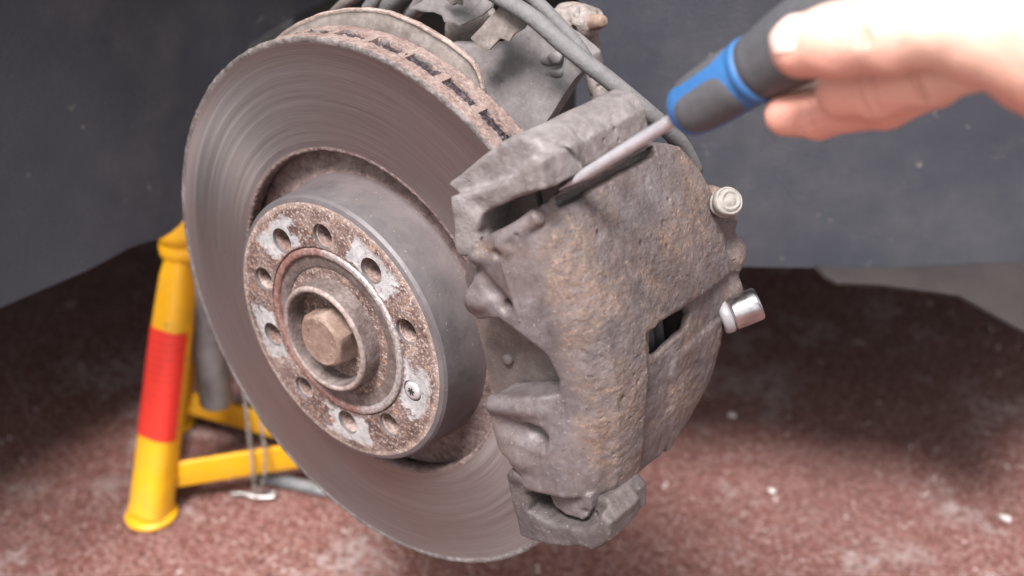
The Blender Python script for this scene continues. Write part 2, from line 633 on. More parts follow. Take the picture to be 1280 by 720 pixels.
def m_hub_():
    b = NB("hub steel rust")
    n = b.noise(110, 6, .7)
    x = b.sep()
    c = b.ramp(b.math('ADD', b.math('MULTIPLY', n, .6), b.math('MULTIPLY', b.noise(500, 4, .7), .4)),
               [(.37, (.07, .05, .045)), (.5, (.125, .094, .086)), (.62, (.20, .165, .153))])
    return b.set(col=c, metal=.25, rough=.62, nrm=b.bump(b.noise(380, 5, .7), .0007))


m_hub = m_hub_()


m_hubworn = rust_mat('worn hub lip', (.12, .088, .078), (.20, .155, .14), (.31, .26, .24), 300, .0004, .55)


def m_ring_():
    b = NB("scraped hub ring")
    x = b.sep()
    n = b.noise(70, 5, .7)
    s = b.math('ADD', b.math('MULTIPLY', x[0], 9.), b.math('ADD', b.math('MULTIPLY', x[1], 2.), n))
    bright = b.ramp(s, [(.45, 0), (.75, 1)])
    red = b.ramp(b.noise(300, 4, .7), [(.35, (.12, .055, .046)), (.55, (.20, .105, .09)), (.7, (.30, .22, .20))])
    sil = b.ramp(b.noise(500, 4, .7), [(.35, (.22, .18, .17)), (.6, (.46, .43, .42))])
    return b.set(col=b.mix(bright, red, sil), metal=b.math('MULTIPLY', bright, .5), rough=.5, nrm=b.bump(b.noise(500, 4, .7), .0007))


m_ring = m_ring_()
m_thread = rust_mat("rusty thread", (.10, .06, .05), (.22, .15, .13), (.42, .35, .31), 500, .0004, .6)
m_screw = simple("zinc screw", (.55, .55, .56), .42, .6, .15, 300)

# ------------------------------------------------------------------ brake disc
disc = thing("brake_disc", "large round grey metal brake disc with polished face and rusty vented rim", "brake disc", M_D)


def displace(V, amp, scale, sel, seed=1, radial=True):
    """rough crust: pseudo-noise from summed sines of random directions"""
    r = np.random.RandomState(seed)
    n = np.zeros(len(V))
    for k in range(26):
        d = r.randn(3); d /= np.linalg.norm(d)
        fr = scale * r.uniform(.5, 2.2)
        n += np.sin(V @ d * fr + r.uniform(0, 6.28))
    n /= math.sqrt(13)
    d = V.copy(); d[:, 2] = 0
    d /= (np.linalg.norm(d, axis=1)[:, None] + 1e-9)
    if radial:
        V += d * (n * amp * sel)[:, None]
    else:
        V[:, 2] += n * amp * sel
    return V


def disc_ring(a_front, a_back, name, front_mat, is_front):
    s = 1 if is_front else -1
    seg = 900
    rim = [(156.0, a_front - .6 - (a_front - a_back - 1.4) * t) for t in np.linspace(0, 1, 7)]
    prof = [(97.6, a_front), (98.2, a_front)] + [(r_, a_front) for r_ in (110, 125, 140, 152.8)] + \
           [(153.6, a_front + .45), (155.3, a_front + .35), (155.8, a_front - .1)] + rim + [(155.2, a_back), (96.5, a_back), (95.2, a_back + 1), (95.0, a_front - 2.2),
           (95.3, a_front - .6), (95.9, a_front + .15), (96.8, a_front + .2)]
    V, F = lathe([(r_ * MM, z * MM) for r_, z in prof], seg, closed=True)
    k = len(prof)
    j = np.tile(np.arange(k), seg)
    V = displace(V, .00015, 900, ((j >= 8) & (j <= 15)).astype(float), 3)
    V = displace(V, .0002, 1100, (j >= k - 4).astype(float), 4)
    V = displace(V, .00010, 1300, (j >= k - 4).astype(float), 5, False)
    fj = np.tile(np.arange(k), seg)
    mi = np.where(fj < 5, 0, np.where(fj < 9, 1, np.where(fj < 15, 2, np.where(fj < k - 5, 2, 3))))
    return mesh(name, V, F, [front_mat, m_lip, m_rim, m_recess], disc, smooth=True, mi=mi)


disc_ring(0, -8.2, "friction_ring", m_face, True)
disc_ring(-15.8, -24, "rear_ring", m_face, True)
# vanes between the two rings; crust narrows each vent to a slot
vane_me = None
for k in range(40):
    a = R(92.9 + 9 * k + 4.5)
    if vane_me is None:
        pol = []
        for t in np.linspace(-1, 1, 9):
            pol.append((.1561 + .0002 * math.cos(5 * t), t * .0036 * (1 + .0 * t)))
        outer = [(.1558, y) for y in np.linspace(-.0026, .0026, 9)]
        po = [(.097, -.002), (.140, -.0022), (.152, -.0026)] + outer + [(.152, .0026), (.140, .0022), (.097, .002)]
        v, f = prism(po, -.0165, -.0075, 0)
        v = np.array(v)
        v[:, 0] += rng.uniform(-.0003, .0003, len(v))
        o = mesh("vane", v, f, m_rim, disc, smooth=False)
        vane_me = o.data
    else:
        o = bpy.data.objects.new("vane", vane_me)
        C.objects.link(o); o.parent = disc
    o.rotation_euler = (0, 0, a)
# crust inside the vents: dark ragged floor a little below the rim
V, F = lathe([(.1475, -.0160), (.1535, -.0152), (.1545, -.0140), (.1549, -.012), (.1545, -.0100), (.1535, -.0088), (.1475, -.008)], 900)
V = displace(V, .0006, 1300, np.ones(len(V)), 8)
V = displace(V, .0004, 2100, np.ones(len(V)), 9)
mesh("vent_crust", V, F, m_rimdark, disc, smooth=False)
# narrowing lips of crust on both sides of the slots
for z0, z1 in ((-.0078, -.0087), (-.0162, -.0153)):
    V, F = lathe([(.150, z0), (.1559, z0), (.1559, (z0 + z1) / 2), (.1550, z1), (.150, z1)], 900)
    V = displace(V, .00035, 1300, np.ones(len(V)), 11)
    V = displace(V, .00032, 700, (np.abs(V[:, 2] - z1) < 1e-5).astype(float), 12, False)
    mesh("rim_crust", V, F, m_rim, disc)

# hat: wall, chamfer and mounting face, ten holes bored through
HOLES = [129.9, 93.9, 57.9, 21.9, -14.1, -50.1, -86.1, -122.1, -158.1, 165.9]
prof = [(0, 4), (0, 21.6), (49.5, 20.2), (50.0, 22.2), (73.5, 22.2), (74.5, 21.9), (76.8, 21.0), (77.9, 19.2), (78.2, 10), (78.4, 2.5), (78.8, .8), (79.2, -5), (80.5, -8.5), (84, -10.3),
        (96.5, -10.4), (96.5, -14), (70, -14), (70, 4)]
V, F = lathe([(r_ * MM, z * MM) for r_, z in prof if r_ > 0] , 256, closed=True)
F = F.tolist()
k = len([1 for r_, z in prof if r_ > 0])
# solid plug: cap the centre on both faces
F = [f for f in F if not (0 in [q % k for q in f] and (k - 1) in [q % k for q in f])]
F.append([i * k for i in range(256)])
F.append([i * k + k - 1 for i in range(256)][::-1])
mi = [0] * len(F)
for i, f in enumerate(F):
    js = sorted(set(q % k for q in f))
    if len(f) > 4: mi[i] = 1
    elif max(js) <= 3: mi[i] = 1
    elif max(js) <= 10: mi[i] = 0
    else: mi[i] = 2
hat = mesh("hat", V, F, [m_hat, m_hatface, m_recess], disc, mi=mi)
bm = bmesh.new(); bm.from_mesh(hat.data); bmesh.ops.recalc_face_normals(bm, faces=bm.faces); bm.to_mesh(hat.data); bm.free()
cut = []
for i, h in enumerate(HOLES):
    cx, cy = .0573 * math.cos(R(h)), .0573 * math.sin(R(h))
    plain = i % 2 == 0
    if i == 4:
        pr = [(.0, .0209), (.0059, .0209), (.0062, .0235), (.0, .0235)]
    else:
        pr = [(.0, .0), (.0068, .0), (.0068, .0207), (.0078 if plain else .0074, .0236), (.0, .0236)]
    v, f = lathe(pr[1:-1], 40)
    n_ = len(pr) - 2
    f = f.tolist() + [[q * n_ for q in range(40)][::-1], [q * n_ + n_ - 1 for q in range(40)]]
    v = v + np.array([cx, cy, 0])
    cut.append((v, f))
bool_diff(hat, cut)
hat.data.polygons.foreach_set("use_smooth", [True] * len(hat.data.polygons))
hat.data.set_sharp_from_angle(angle=R(28))
th_me = None
for i, h in enumerate(HOLES):
    if i == 4:
        continue
    cx, cy = .0573 * math.cos(R(h)), .0573 * math.sin(R(h))
    pts = []
    for t in range(30):
        z = .0203 - t * .0006
        pts.append((.0067 - (.00075 if t % 2 else 0) * (1 if i % 2 else .25), z))
    V, F = lathe(pts, 36)
    V[:, 2] += np.repeat(np.arange(36) / 36 * .0012, 30) - .0006
    V += np.array([cx, cy, 0])
    mesh("thread" if i % 2 else "bolt_hole_sleeve", V, F[:, ::-1].copy(), m_thread, disc)
# retaining screw (recess shade laid on as dark strips) in the fifth patch
h = HOLES[4]
cx, cy = .0573 * math.cos(R(h)), .0573 * math.sin(R(h))
V, F = lathe([(.0005, .0232), (.0035, .0232), (.0048, .0228), (.0055, .0215), (.0055, .019)], 36)
F = F.tolist() + [[i * 5 for i in range(36)]]
V += np.array([cx, cy, 0])
scr = mesh("retaining_screw", V, F, m_screw, disc)
st = []
for q in range(3):
    a = R(60 * q + 12)
    v, f = boxm((-.0023, -.00055, .02322), (.0023, .00055, .02335))
    st.append(xf((v, f), Matrix.Translation((cx, cy, 0)) @ Matrix.Rotation(a, 4, 'Z')))
v, f = join(*st)
v = np.array(v)
for q in range(3): v[q * 8:(q + 1) * 8, 2] += q * .00004
mesh("screw_recess_shade", v, f, m_dark, scr, smooth=False)

# ------------------------------------------------------------------ wheel hub
M_H = M_D @ Matrix.Translation((0, 0, .0225))
hub = thing("wheel_hub", "rusty hub nose with scraped ring in the middle of the brake disc", "wheel hub", M_H)
V, F = lathe([(r_ * MM, z * MM) for r_, z in ((49.1, 20.7), (48.9, 22.3), (48.2, 22.9), (45.8, 22.9), (44.9, 22.4), (44.5, 20.9))], 200)
V = displace(V, .00012, 900, np.ones(len(V)), 21)
mesh("hub_ring", V, F, m_ring, hub, M=M_D)
V, F = lathe([(r_ * MM, z * MM) for r_, z in ((46, 21.0), (42, 20.8), (38.4, 20.9), (37.4, 20.3), (36.8, 17.6), (35.8, 16.6), (33.5, 16.3), (32.2, 17.2), (31.4, 19.5), (31.0, 24), (30.8, 30.6), (30.3, 31.8), (29.4, 32.3), (28.4, 32.2), (27.5, 31.4), (26.9, 28), (26.6, 6), (24, 3.5), (3, 3.5))], 200)
V = displace(V, .00007, 400, np.ones(len(V)), 22)
fj = np.tile(np.arange(18), 200)
mesh("hub_nose", V, F, [m_hub, m_hubworn], hub, M=M_D, mi=((fj >= 10) & (fj <= 13)).astype(int))
V, F = lathe([(r_ * MM, z * MM) for r_, z in ((22.0, 3.4), (22.0, 13), (21.3, 14.4), (19.5, 15), (5, 15.2))], 96)
V = displace(V, .0002, 400, np.ones(len(V)), 23)
bolt = mesh("axle_bolt", V, F, m_boltrust, hub, M=M_D)
bm = bmesh.new()
N = 48
def hexr(a, R_):
    a = (a % (math.pi / 3)) - math.pi / 6
    return R_ * math.cos(math.pi / 6) / math.cos(a)
rows = []
for z, rr, cap_ in ((14.8, 17.0, 99), (24.5, 17.0, 99), (31.2, 17.0, 16.8), (32.6, 17.0, 15.6), (33.5, 17.0, 14.3), (34.0, 17.0, 13.4), (33.75, 17., 12.2), (33.7, 17., 6.)):
    rows.append([bm.verts.new((min(hexr(t * 2 * math.pi / N, rr), cap_) * math.cos(t * 2 * math.pi / N + .42) * MM,
                               min(hexr(t * 2 * math.pi / N, rr), cap_) * math.sin(t * 2 * math.pi / N + .42) * MM, z * MM)) for t in range(N)])
for a, b_ in zip(rows[:-1], rows[1:]):
    for t in range(N):
        bm.faces.new((a[t], a[(t + 1) % N], b_[(t + 1) % N], b_[t]))
bm.faces.new(rows[-1])
bm.verts.index_update()
V = np.array([v.co[:] for v in bm.verts]); F = [[v.index for v in f.verts] for f in bm.faces]
bm.free()
o = mesh("bolt_head", V, F, m_boltrust, bolt, M=M_D, sharp=35)
# worn stamped marks on the head: short raised strokes in a ring
st = []
for a in (-.9, -.55, .3, 2.6, 3.0, 3.5):
    v, f = boxm((-.0011, -.0003, .0335), (.0011, .0003, .0340), .0001, 1)
    st.append(xf((v, f), Matrix.Rotation(a, 4, 'Z') @ Matrix.Translation((.0098, 0, 0)) @ Matrix.Rotation(1.1 + a * .4, 4, 'Z')))
v, f = join(*st)
mesh("stamp_marks", v, f, m_boltrust, bolt, M=M_D)

# ------------------------------------------------------------------ caliper housing
cal = thing("brake_caliper", "big rusty dusty cast iron brake caliper clamped over the right side of the disc", "brake caliper", M_CT)
H = .75
v = Vol((100, -92, -116), (192, 92, 44), H)
ra = [(100, 36.5), (150, 37), (163, 33), (173, 26), (178.5, 17), (180, 6), (179.5, -60), (177, -88), (168, -99), (100, -101)]
ta = [(-66, 40), (64, 40), (76, 34), (80.5, 20), (79.5, -52), (69, -76), (50, -86), (19, -95), (-6, -93), (-36, -84), (-58, -72), (-72, -54), (-78, -28), (-77, -10), (-72, 14)]
rt = [(151, 67), (140, 63), (131, 52), (121, 36), (118, 27), (124, 22.5), (138, 24.5), (149, 17.5), (156.5, 5), (159, -6), (157.5, -13), (119, -18.5), (115.5, -24), (116, -45), (124, -61), (131, -70),
      (139, -71), (152, -77), (176, -73), (200, -68), (200, 82), (178, 78.5), (166, 71)]
f1, _ = ext(ra, (0, 2), -200, 200)
f2, _ = ext(ta, (1, 2), 0, 300)
v.F[:] = 0
sl, x, y, z = v.sub(None, 0)
A = smax(f1(x, y, z), f2(x, y, z), 2.5)
front = np.maximum(sd_poly(x, y, rt), 13 - z)            # front plate outline only in front of the pads
B = smax(A, sd_poly(x, y, rt), 2.5)
v.F = np.where(z > 14, B, A).astype(np.float32)
v.F = np.broadcast_to(v.F, [len(a) for a in v.ax]).copy()
# top edge strip falls away between groove and carrier
v.cut(*[ext([(90, 60), (161.5, 60), (161.5, -90), (90, -90)], (0, 1), -44, 15.5)[0]], k=3)
f, bb = ext([(60, -200), (161.5, -200), (161.5, 200), (60, 200)], (0, 1), -44, 15.5, 2)
v.cut(f, 3)
# groove along the upper end and the bevelled strip beyond it
f, bb = ext([(173.5, 71.5), (195, 71), (195, 76), (173.5, 75.5)], (0, 1), -54, 18, .4); v.cut(f, .5, bb)
f, bb = cone((180.5, 73.5, 16), (172, 66, 36), 3.0, 1.4); v.cut(f, 1., bb)
# lower field: set back behind the rusty plate
f, bb = ext([(-1, -10), (-3, -60), (-6, -110), (-100, -110), (-100, -2), (-30, -6)], (1, 2), 175.0, 200); v.cut(f, 4, bb)
f, bb = ext([(-34, -30), (-80, -36), (-73, -45), (-60, -63), (-38, -78), (-22, -84), (-24, -34)], (1, 2), 150, 176.2, 3); v.add(f, 1.2, bb)
# window onto the pads
f, bb = ext([(0, -20), (-4, -50), (-9, -52.5), (-15, -48), (-16.5, -20), (-13, -16.5)], (1, 2), 140, 200, 2); v.cut(f, 2.0, bb)
f, bb = ext([(12, -8), (10, -64), (-26, -60), (-26, -8)], (1, 2), 120, 171, 2); v.cut(f, 1.0, bb)
# shallow valley in the front face edge and the front's soft edge ridge
f, bb = cone((149, 56, 36.8), (151, 24, 37.0), .8, .8); v.add(f, .8, bb)
f, bb = cone((150, -24, 36.9), (146, -40, 36.6), .8, .8); v.add(f, .8, bb)
f, bb = cone((146, -40, 36.6), (141, -62, 36.2), .8, .7); v.add(f, .8, bb)
# raised knob and dimples at the upper front corner
f, bb = cone((150, 61, 34), (170, 70.5, 28), 4.2, 4.0); v.add(f, 1.5, bb)
f, bb = cone((145, 59, 32), (152, 58, 33), 4.5, 4.5); v.add(f, 2, bb)
f, bb = cone((156, 61, 39), (172, 66, 33), 2.2, 2.4); v.cut(f, 1.2, bb)
f, bb = ell((166, 57, 37), (6, 4.5, 3.2)); v.cut(f, 1.5, bb)
f, bb = ell((147, 56, 39), (3.5, 3, 4)); v.cut(f, 1.2, bb)
f, bb = cone((158, 55, 37.5), (160, 64, 35), 1.0, 1.2); v.cut(f, .6, bb)
f, bb = cone((140, 69, 40), (150, 73.5, 30), 3, 4); v.cut(f, 2, bb)
# upper finger: pocket, bored hole, notches
f, bb = cone((133, 47, 40), (144, 32, 38.5), 4.2, 4.6); v.cut(f, 2.5, bb)
f, bb = ell((144.5, 30.5, 34), (3.2, 3.0, 6)); v.cut(f, 1.5, bb)
f, bb = cone((124, 41, 36), (137, 56, 36), 2, 2.2); v.cut(f, 2, bb)
f, bb = ell((128, 32, 35), (9, 5, 5)); v.add(f, 3, bb)
f, bb = ell((135, 55, 35), (6, 4.5, 5)); v.add(f, 3, bb)
# lower finger: rib, deep pocket, ragged lower knob
f, bb = cone((121, -21.5, 35), (150, -21, 34), 4.6, 4.0); v.add(f, 3, bb)
f, bb = cone((127, -33, 40), (145, -35.5, 40), 6.2, 6.6); v.cut(f, 3, bb)
f, bb = cone((141, -34, 34), (145, -35, 32), 4.4, 4.6); v.cut(f, 2.5, bb)
f, bb = ell((130, -50, 33), (10, 6.5, 6)); v.add(f, 3, bb)
f, bb = cone((119, -52, 38), (124, -60, 38), 3, 3); v.cut(f, 2, bb)
# front face: slight hollow between ridge and shoulder
f, bb = ell((161, 5, 44), (9, 52, 10.5)); v.cut(f, 6, bb)
# lower lip, its dark recess and the ear beneath it
f, bb = ext([(137, -70), (139, -77), (146, -80), (155, -80), (163, -81), (170, -79), (174, -74), (172, -66), (140, -66)], (0, 1), 4, 31, 1.5); v.add(f, 1.5, bb)
f, bb = cone((139, -74.2, 38), (168, -76, 31), 1.3, 1.6); v.cut(f, .8, bb)
# piston side lumps behind the plate
f, bb = ell((167, 26, -98), (12, 15, 12)); v.add(f, 5, bb)
f, bb = ell((166, 3, -100), (13, 13, 12)); v.add(f, 5, bb)
f, bb = ell((163, -18, -98), (13, 14, 12)); v.add(f, 5, bb)
# cracks and chips
for a, b_, q in (((179.5, -34, -30), (177, -56, -28), 1.1), ((177, -56, -28), (175, -74, -26), 1.0), ((181, 60, -6), (180.6, 52, -14), .8),
                 ((180.6, 62, -30), (180.4, 66, -48), .8), ((178, -5, -12), (177, -12, -6), 1.3), ((180.6, 30, -20), (180.6, 26, -30), .9)):
    f, bb = cone(a, b_, q); v.cut(f, .8, bb)
R_m = (v.ax[0][:, None, None] > 170).astype(np.float32) * .6 + .4
v.noise(18, .25, 1)
v.noise(7.5, .16, 2, R_m)
v.noise(4.1, .20, 3, R_m)
v.noise(2.3, .26, 4, R_m)
V, F = v.mesh()
# the bridge is arched with the disc: its crown stands a little further out than its ends
wgt = np.clip((V[:, 0] - 150) / 26, 0, 1)
V[:, 0] += wgt * (4.2 - (V[:, 1] - 12) ** 2 / 430.)
mesh("housing", (V - OFF) * MM, F, m_cast, cal)
del v

# brake pads inside
def pad(a0, a1, fr0, fr1, nm, lbl):
    po = [(.101, -.030), (.112, -.058), (.150, -.062), (.158, -.040), (.160, .0), (.158, .045), (.157, .083), (.126, .083), (.124, .064), (.112, .060), (.101, .034)]
    p = thing(nm, lbl, "brake pad", M_C @ Matrix.Translation((.13, 0, (a0 + a1) / 2)))
    v_, f_ = prism(po, a0, a1, .0008)
    mesh("backing_plate", v_, f_, m_backplate, p, M=M_C, sharp=40)
    v_, f_ = prism([(x_ * .995 + .001, y_ * .94) for x_, y_ in po], fr0, fr1, .0008)
    mesh("friction_lining", v_, f_, m_friction, p, M=M_C, sharp=40)
    return p
p_out = pad(.0100, .0152, .0006, .0099, "brake_pad", "outer brake pad with one rivet showing between the caliper fingers")
V, F = lathe([(.0001, .0183), (.0020, .0181), (.0029, .0174), (.0030, .0150)], 24)
V += np.array([.1175, -.007, 0])
mesh("rivet", V, F, m_backplate, p_out, M=M_C)
pad(-.0395, -.0345, -.0344, -.0246, "brake_pad", "inner brake pad behind the disc, seen through the slot in the caliper")
# piston boot rings seen through the window
bt = []
for q in range(3):
    bt.append(xf(lathe([(.155 + .0, 0), (.1685, .0008), (.1702, .0030), (.1685, .0056), (.155, .0064)], 40, arc=(R(-9), R(2))), Matrix.Translation((0, 0, -.0262 - q * .0085))))
v_, f_ = join(*bt)
mesh("piston_boot", v_, f_, m_boot, cal, M=M_C)

# ribbed cap on the upper pin, bright socket on the lower pin
d_ = (M_C.to_3x3() @ Vector((.76, .38, .42))).normalized()
p_ = M_C @ Vector((.1815, .0335, -.0880))
cap = thing("guide_pin_cap", "round ribbed grey cap on the upper rear corner of the caliper", "cap", frame(p_, d_, (1, 0, .2)))
V, F = lathe([(.0001, .0150), (.0026, .0149), (.0031, .0136), (.0036, .0136), (.0039, .0146), (.0050, .0145), (.0054, .0130), (.0060, .0130), (.0063, .0136), (.0071, .0124), (.0073, .0090), (.0062, .0082), (.0062, .0072), (.0072, .0064), (.0070, .0046), (.0058, .0038), (.001, .0036)], 48)
V = displace(V, .00012, 900, np.ones(len(V)), 31)
mesh("cap_head", V, F, m_cap, cap)
V, F = lathe([(.0048, .0040), (.0046, -.0090), (.001, -.0092)], 32)
mesh("pin", V, F, m_lump, cap)

m_chrome = NB("satin chrome")
m_chrome = m_chrome.set(col=m_chrome.ramp(m_chrome.noise(120, 4, .6), [(.35, (.34, .32, .33)), (.65, (.60, .58, .60))]), metal=1., rough=.24,
                        nrm=m_chrome.bump(m_chrome.noise(900, 3, .6), .00005))
m_nylon = simple("white nylon", (.30, .285, .30), .4, 0, .06)
d_ = (M_C.to_3x3() @ Vector((.70, .16, -.68))).normalized()
p_ = M_C @ Vector((.1745, -.0255, -.0850))
sock = thing("socket", "short bright chrome socket with a white ring on the rear pin of the caliper", "socket", frame(p_, d_, (0, 0, 1)))
V, F = lathe([(.0062, -.002), (.0082, -.0015), (.0088, 0), (.0089, .0020), (.0086, .0034), (.006, .0040)], 48)
mesh("collar", V, F, m_nylon, sock)
V, F = lathe([(.0060, .0038), (.0082, .0042), (.0086, .0052), (.0087, .0175), (.0084, .0190), (.0080, .0194), (.0070, .0188), (.0068, .012), (.001, .012)], 48)
mesh("socket_body", V, F, m_chrome, sock)

# ------------------------------------------------------------------ caliper carrier (bracket)
car_ = thing("caliper_carrier", "dusty iron carrier bracket whose arms show above and below the caliper", "caliper carrier", M_CT)


def carrier_half(name, polys, seed, feats):
    H = .8
    lo, hi = polys["lo"], polys["hi"]
    v = Vol(lo, hi, H)
    for p, a0, a1, k in polys["add"]:
        f, bb = ext(p, (0, 1), a0, a1, k)
        v.add(f, 2, bb)
    for op, (f, bb), k in feats:
        (v.add if op == "add" else v.cut)(f, k, bb)
    v.noise(16, .25, seed)
    v.noise(6, .25, seed + 1)
    v.noise(3.0, .2, seed + 2)
    V, F = v.mesh()
    return mesh(name, (V - OFF) * MM, F, m_carrier if name == "upper_arm" else m_carrier_shade, car_)


slot = ext([(60, -200), (160.5, -200), (160.5, 200), (60, 200)], (0, 1), -46, 11.5, 2)
carrier_half("upper_arm", dict(lo=(98, 48, -54), hi=(190, 122, 46), add=[
    ([(128, 82.5), (150, 87), (163, 90), (174, 97), (181, 101), (185, 98), (184, 85.5), (165, 81.5), (152, 77.5), (144, 74), (139, 66), (137.5, 55.5), (124, 54.5), (125, 66)], 11, 38, 2.5),
    ([(120, 86), (140, 96), (157, 104), (170, 106.5), (180, 103), (183, 97), (182, 86), (160, 82), (140, 78), (128, 78)], 8, 30, 2.5),
    ([(158, 104), (168, 107), (178, 104.5), (183, 97), (182, 86), (158, 84)], -44, 30, 3)]), 41, [
    ("cut", slot, 2.),
    ("cut", ext([(184, 108), (170, 130), (200, 130), (200, 90), (186, 92)], (0, 1), -60, -10, 3), 5.),
    ("cut", cone((158, 78, 42), (186, 82, 34), 3.2, 3.4), 3),
    ("cut", ell((146, 78, 42), (9, 5, 6)), 3),
    ("add", cone((128, 60, 32), (134, 60, 32), 6.5, 5.5), 3),
    ("cut", cone((124, 63, 42), (138, 66, 42), 2.4, 2.8), 2),
    ("cut", cone((183, 104, 24), (184, 88, 12), 1.2, 1.2), 1),
    ("cut", cone((182, 100, 4), (184, 90, -2), 1.0, 1.0), 1)])
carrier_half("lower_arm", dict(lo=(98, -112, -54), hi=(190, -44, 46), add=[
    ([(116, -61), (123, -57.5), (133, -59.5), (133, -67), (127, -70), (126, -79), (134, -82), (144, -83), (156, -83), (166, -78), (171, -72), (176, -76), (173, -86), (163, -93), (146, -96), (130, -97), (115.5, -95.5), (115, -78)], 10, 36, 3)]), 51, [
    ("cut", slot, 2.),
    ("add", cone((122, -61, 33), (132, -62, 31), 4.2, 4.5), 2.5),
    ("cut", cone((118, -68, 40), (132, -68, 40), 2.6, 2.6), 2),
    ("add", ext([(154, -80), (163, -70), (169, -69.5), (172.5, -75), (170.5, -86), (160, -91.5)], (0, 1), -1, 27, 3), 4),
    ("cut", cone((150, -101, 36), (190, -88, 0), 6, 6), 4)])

# ------------------------------------------------------------------ splash shield behind the disc
sh = thing("splash_shield", "curved dusty sheet metal shield behind the top edge of the disc", "splash shield", M_D @ Matrix.Translation((0, .15, -.04)))
V, F = [], []
na, nr = 90, 14
for i in range(na + 1):
    a = R(67 + (150 - 67) * i / na)
    ro = 152.5 + 9.0 * min(1, max(0, (math.degrees(a) - 67) / 26)) ** .8
    endr = max(0, 1 - (math.degrees(a) - 67) / 6.)
    ro -= 10 * endr ** 2
    prof = [(112, -33), (130, -33), (142, -33.5), (ro - 8, -35), (ro - 4, -37), (ro - 2.0, -38.2), (ro - .6, -37.0), (ro, -38.5), (ro - .2, -40.5), (ro - 1.6, -41.5), (ro - 4, -39.5), (ro - 8, -37.2), (142, -35), (112, -34.6)]
    for r_, z in prof:
        w = .2 * math.sin(a * 7 + r_ * .1)
        V.append((r_ * MM * math.cos(a), r_ * MM * math.sin(a), (z + w * .6) * MM))
for i in range(na):
    for j in range(nr):
        F.append((i * nr + j, (i + 1) * nr + j, (i + 1) * nr + (j + 1) % nr, i * nr + (j + 1) % nr))
F.append(list(range(nr))); F.append([na * nr + j for j in range(nr)][::-1])
mi = [1 if 5 <= (q % nr) <= 9 else 0 for q in range(na * nr)] + [0, 0]
V = displace(np.array(V), .00012, 400, np.ones(len(V)), 61)
mesh("shield_plate", V, F, [m_shield, m_shieldlip], sh, M=M_D, mi=mi)

# ------------------------------------------------------------------ suspension behind the disc
def slab(pts, y, th, tilt=(0, 0), bev=.0012):
    """outline in world x, z; thickness along y, leaning by tilt"""
    v, f = prism([(p[0], p[1]) for p in pts], -th / 2, th / 2, bev)
    v = np.array(v)
    cx, cz = np.mean([p[0] for p in pts]), np.mean([p[1] for p in pts])
    out = np.stack([v[:, 0], y - v[:, 2] + tilt[0] * (v[:, 0] - cx) + tilt[1] * (v[:, 1] - cz), v[:, 1]], 1)
    return out, f


def solidslab(name, pts, y, th, mat, parent, tilt=(0, 0), rough=.0):
    v, f = slab(pts, y, th, tilt)
    if rough:
        bm = bmesh.new()
        vs = [bm.verts.new(q) for q in v]
        for g in f:
            try: bm.faces.new([vs[i] for i in g])
            except ValueError: pass
        bmesh.ops.triangulate(bm, faces=bm.faces)
        for _ in range(3):
            bmesh.ops.subdivide_edges(bm, edges=[e for e in bm.edges if e.calc_length() > .004], cuts=1)
        bm.verts.index_update()
        v = np.array([q.co[:] for q in bm.verts]); f = [[q.index for q in g.verts] for g in bm.faces]
        bm.free()
        r = np.random.RandomState(len(pts))
        n = np.zeros(len(v))
        for k in range(20):
            d = r.randn(3); d /= np.linalg.norm(d)
            n += np.sin(v @ d * r.uniform(150, 700) + r.uniform(0, 6))
        v += (n / 3.2 * rough)[:, None] * np.array([.5, .7, .5])
    return mesh(name, v, f, mat, parent, M=Matrix(), smooth=True, sharp=38)


kn = thing("steering_knuckle", "grey steel knuckle plate with a welded nub behind the top of the disc", "steering knuckle", Matrix.Translation((.05, .075, .09)))
solidslab("knuckle_plate", [(.0309, .141), (.040, .1475), (.0526, .1597), (.0735, .1524), (.087, .1455), (.0878, .141), (.081, .1335), (.0690, .1085), (.0640, .098), (.045, .088), (.0, .100), (-.01, .118), (.0, .136)],
          .080, .009, m_knuckle, kn, (.10, .30), .0004)
v = Vol((-12, -9, -6), (12, 9, 12), .7)
f, bb = cone((-6, 0, 0), (4, 3, 3), 2.2, 3.4); v.add(f, 2, bb)
f, bb = ell((4, 3.4, 5), (4.4, 3.2, 2.2)); v.add(f, 1, bb)
f, bb = cone((-2, -5.5, -1), (6, -3.5, 0), 2.0, 2.6); v.add(f, 2, bb)
v.noise(4, .5, 71)
V, F = v.mesh()
mesh("weld_nub", V * MM, F, m_knuckle, kn, M=frame((.0655, .0815, .1375), (.05, -1, .45), (1, 0, 0)))
solidslab("bracket_web", [(-.022, .1375), (.0084, .1514), (.014, .140), (.0012, .120), (-.02, .122)], .100, .006, m_lump, kn, (.1, 0), .0004)

fl = thing("rust_flake", "ragged pale flake of peeled rust hanging in front of the knuckle plate", "rust flake", Matrix.Translation((.045, .06, .15)))
solidslab("flake", [(.0315, .1500), (.037, .157), (.0462, .1690), (.0545, .1668), (.0640, .1645), (.0618, .160), (.0600, .1585), (.0558, .1555), (.0552, .1525), (.0500, .1535), (.0445, .1465), (.0385, .1470)],
          .0610, .0022, m_shield, fl, (.15, .35), .0004)
fl2 = thing("rust_flake", "larger ragged flake of peeled rust at the top edge, left of the brake hose", "rust flake", Matrix.Translation((0, .08, .155)))
solidslab("flake", [(-.0285, .1500), (-.022, .154), (-.0124, .1620), (.0229, .1690), (.0240, .1585), (.0180, .1530), (.0064, .1465), (.0020, .1475), (-.0042, .1462), (-.0065, .1495), (-.0120, .1505)],
          .080, .0028, m_knuckle, fl2, (.1, .35), .0005)
solidslab("flake_chip", [(-.0039, .1640), (.0119, .1668), (.0112, .1590), (.0082, .1600), (.0051, .1580), (.0022, .1605)], .0745, .002, m_shield, fl2, (.1, 0), .0003)

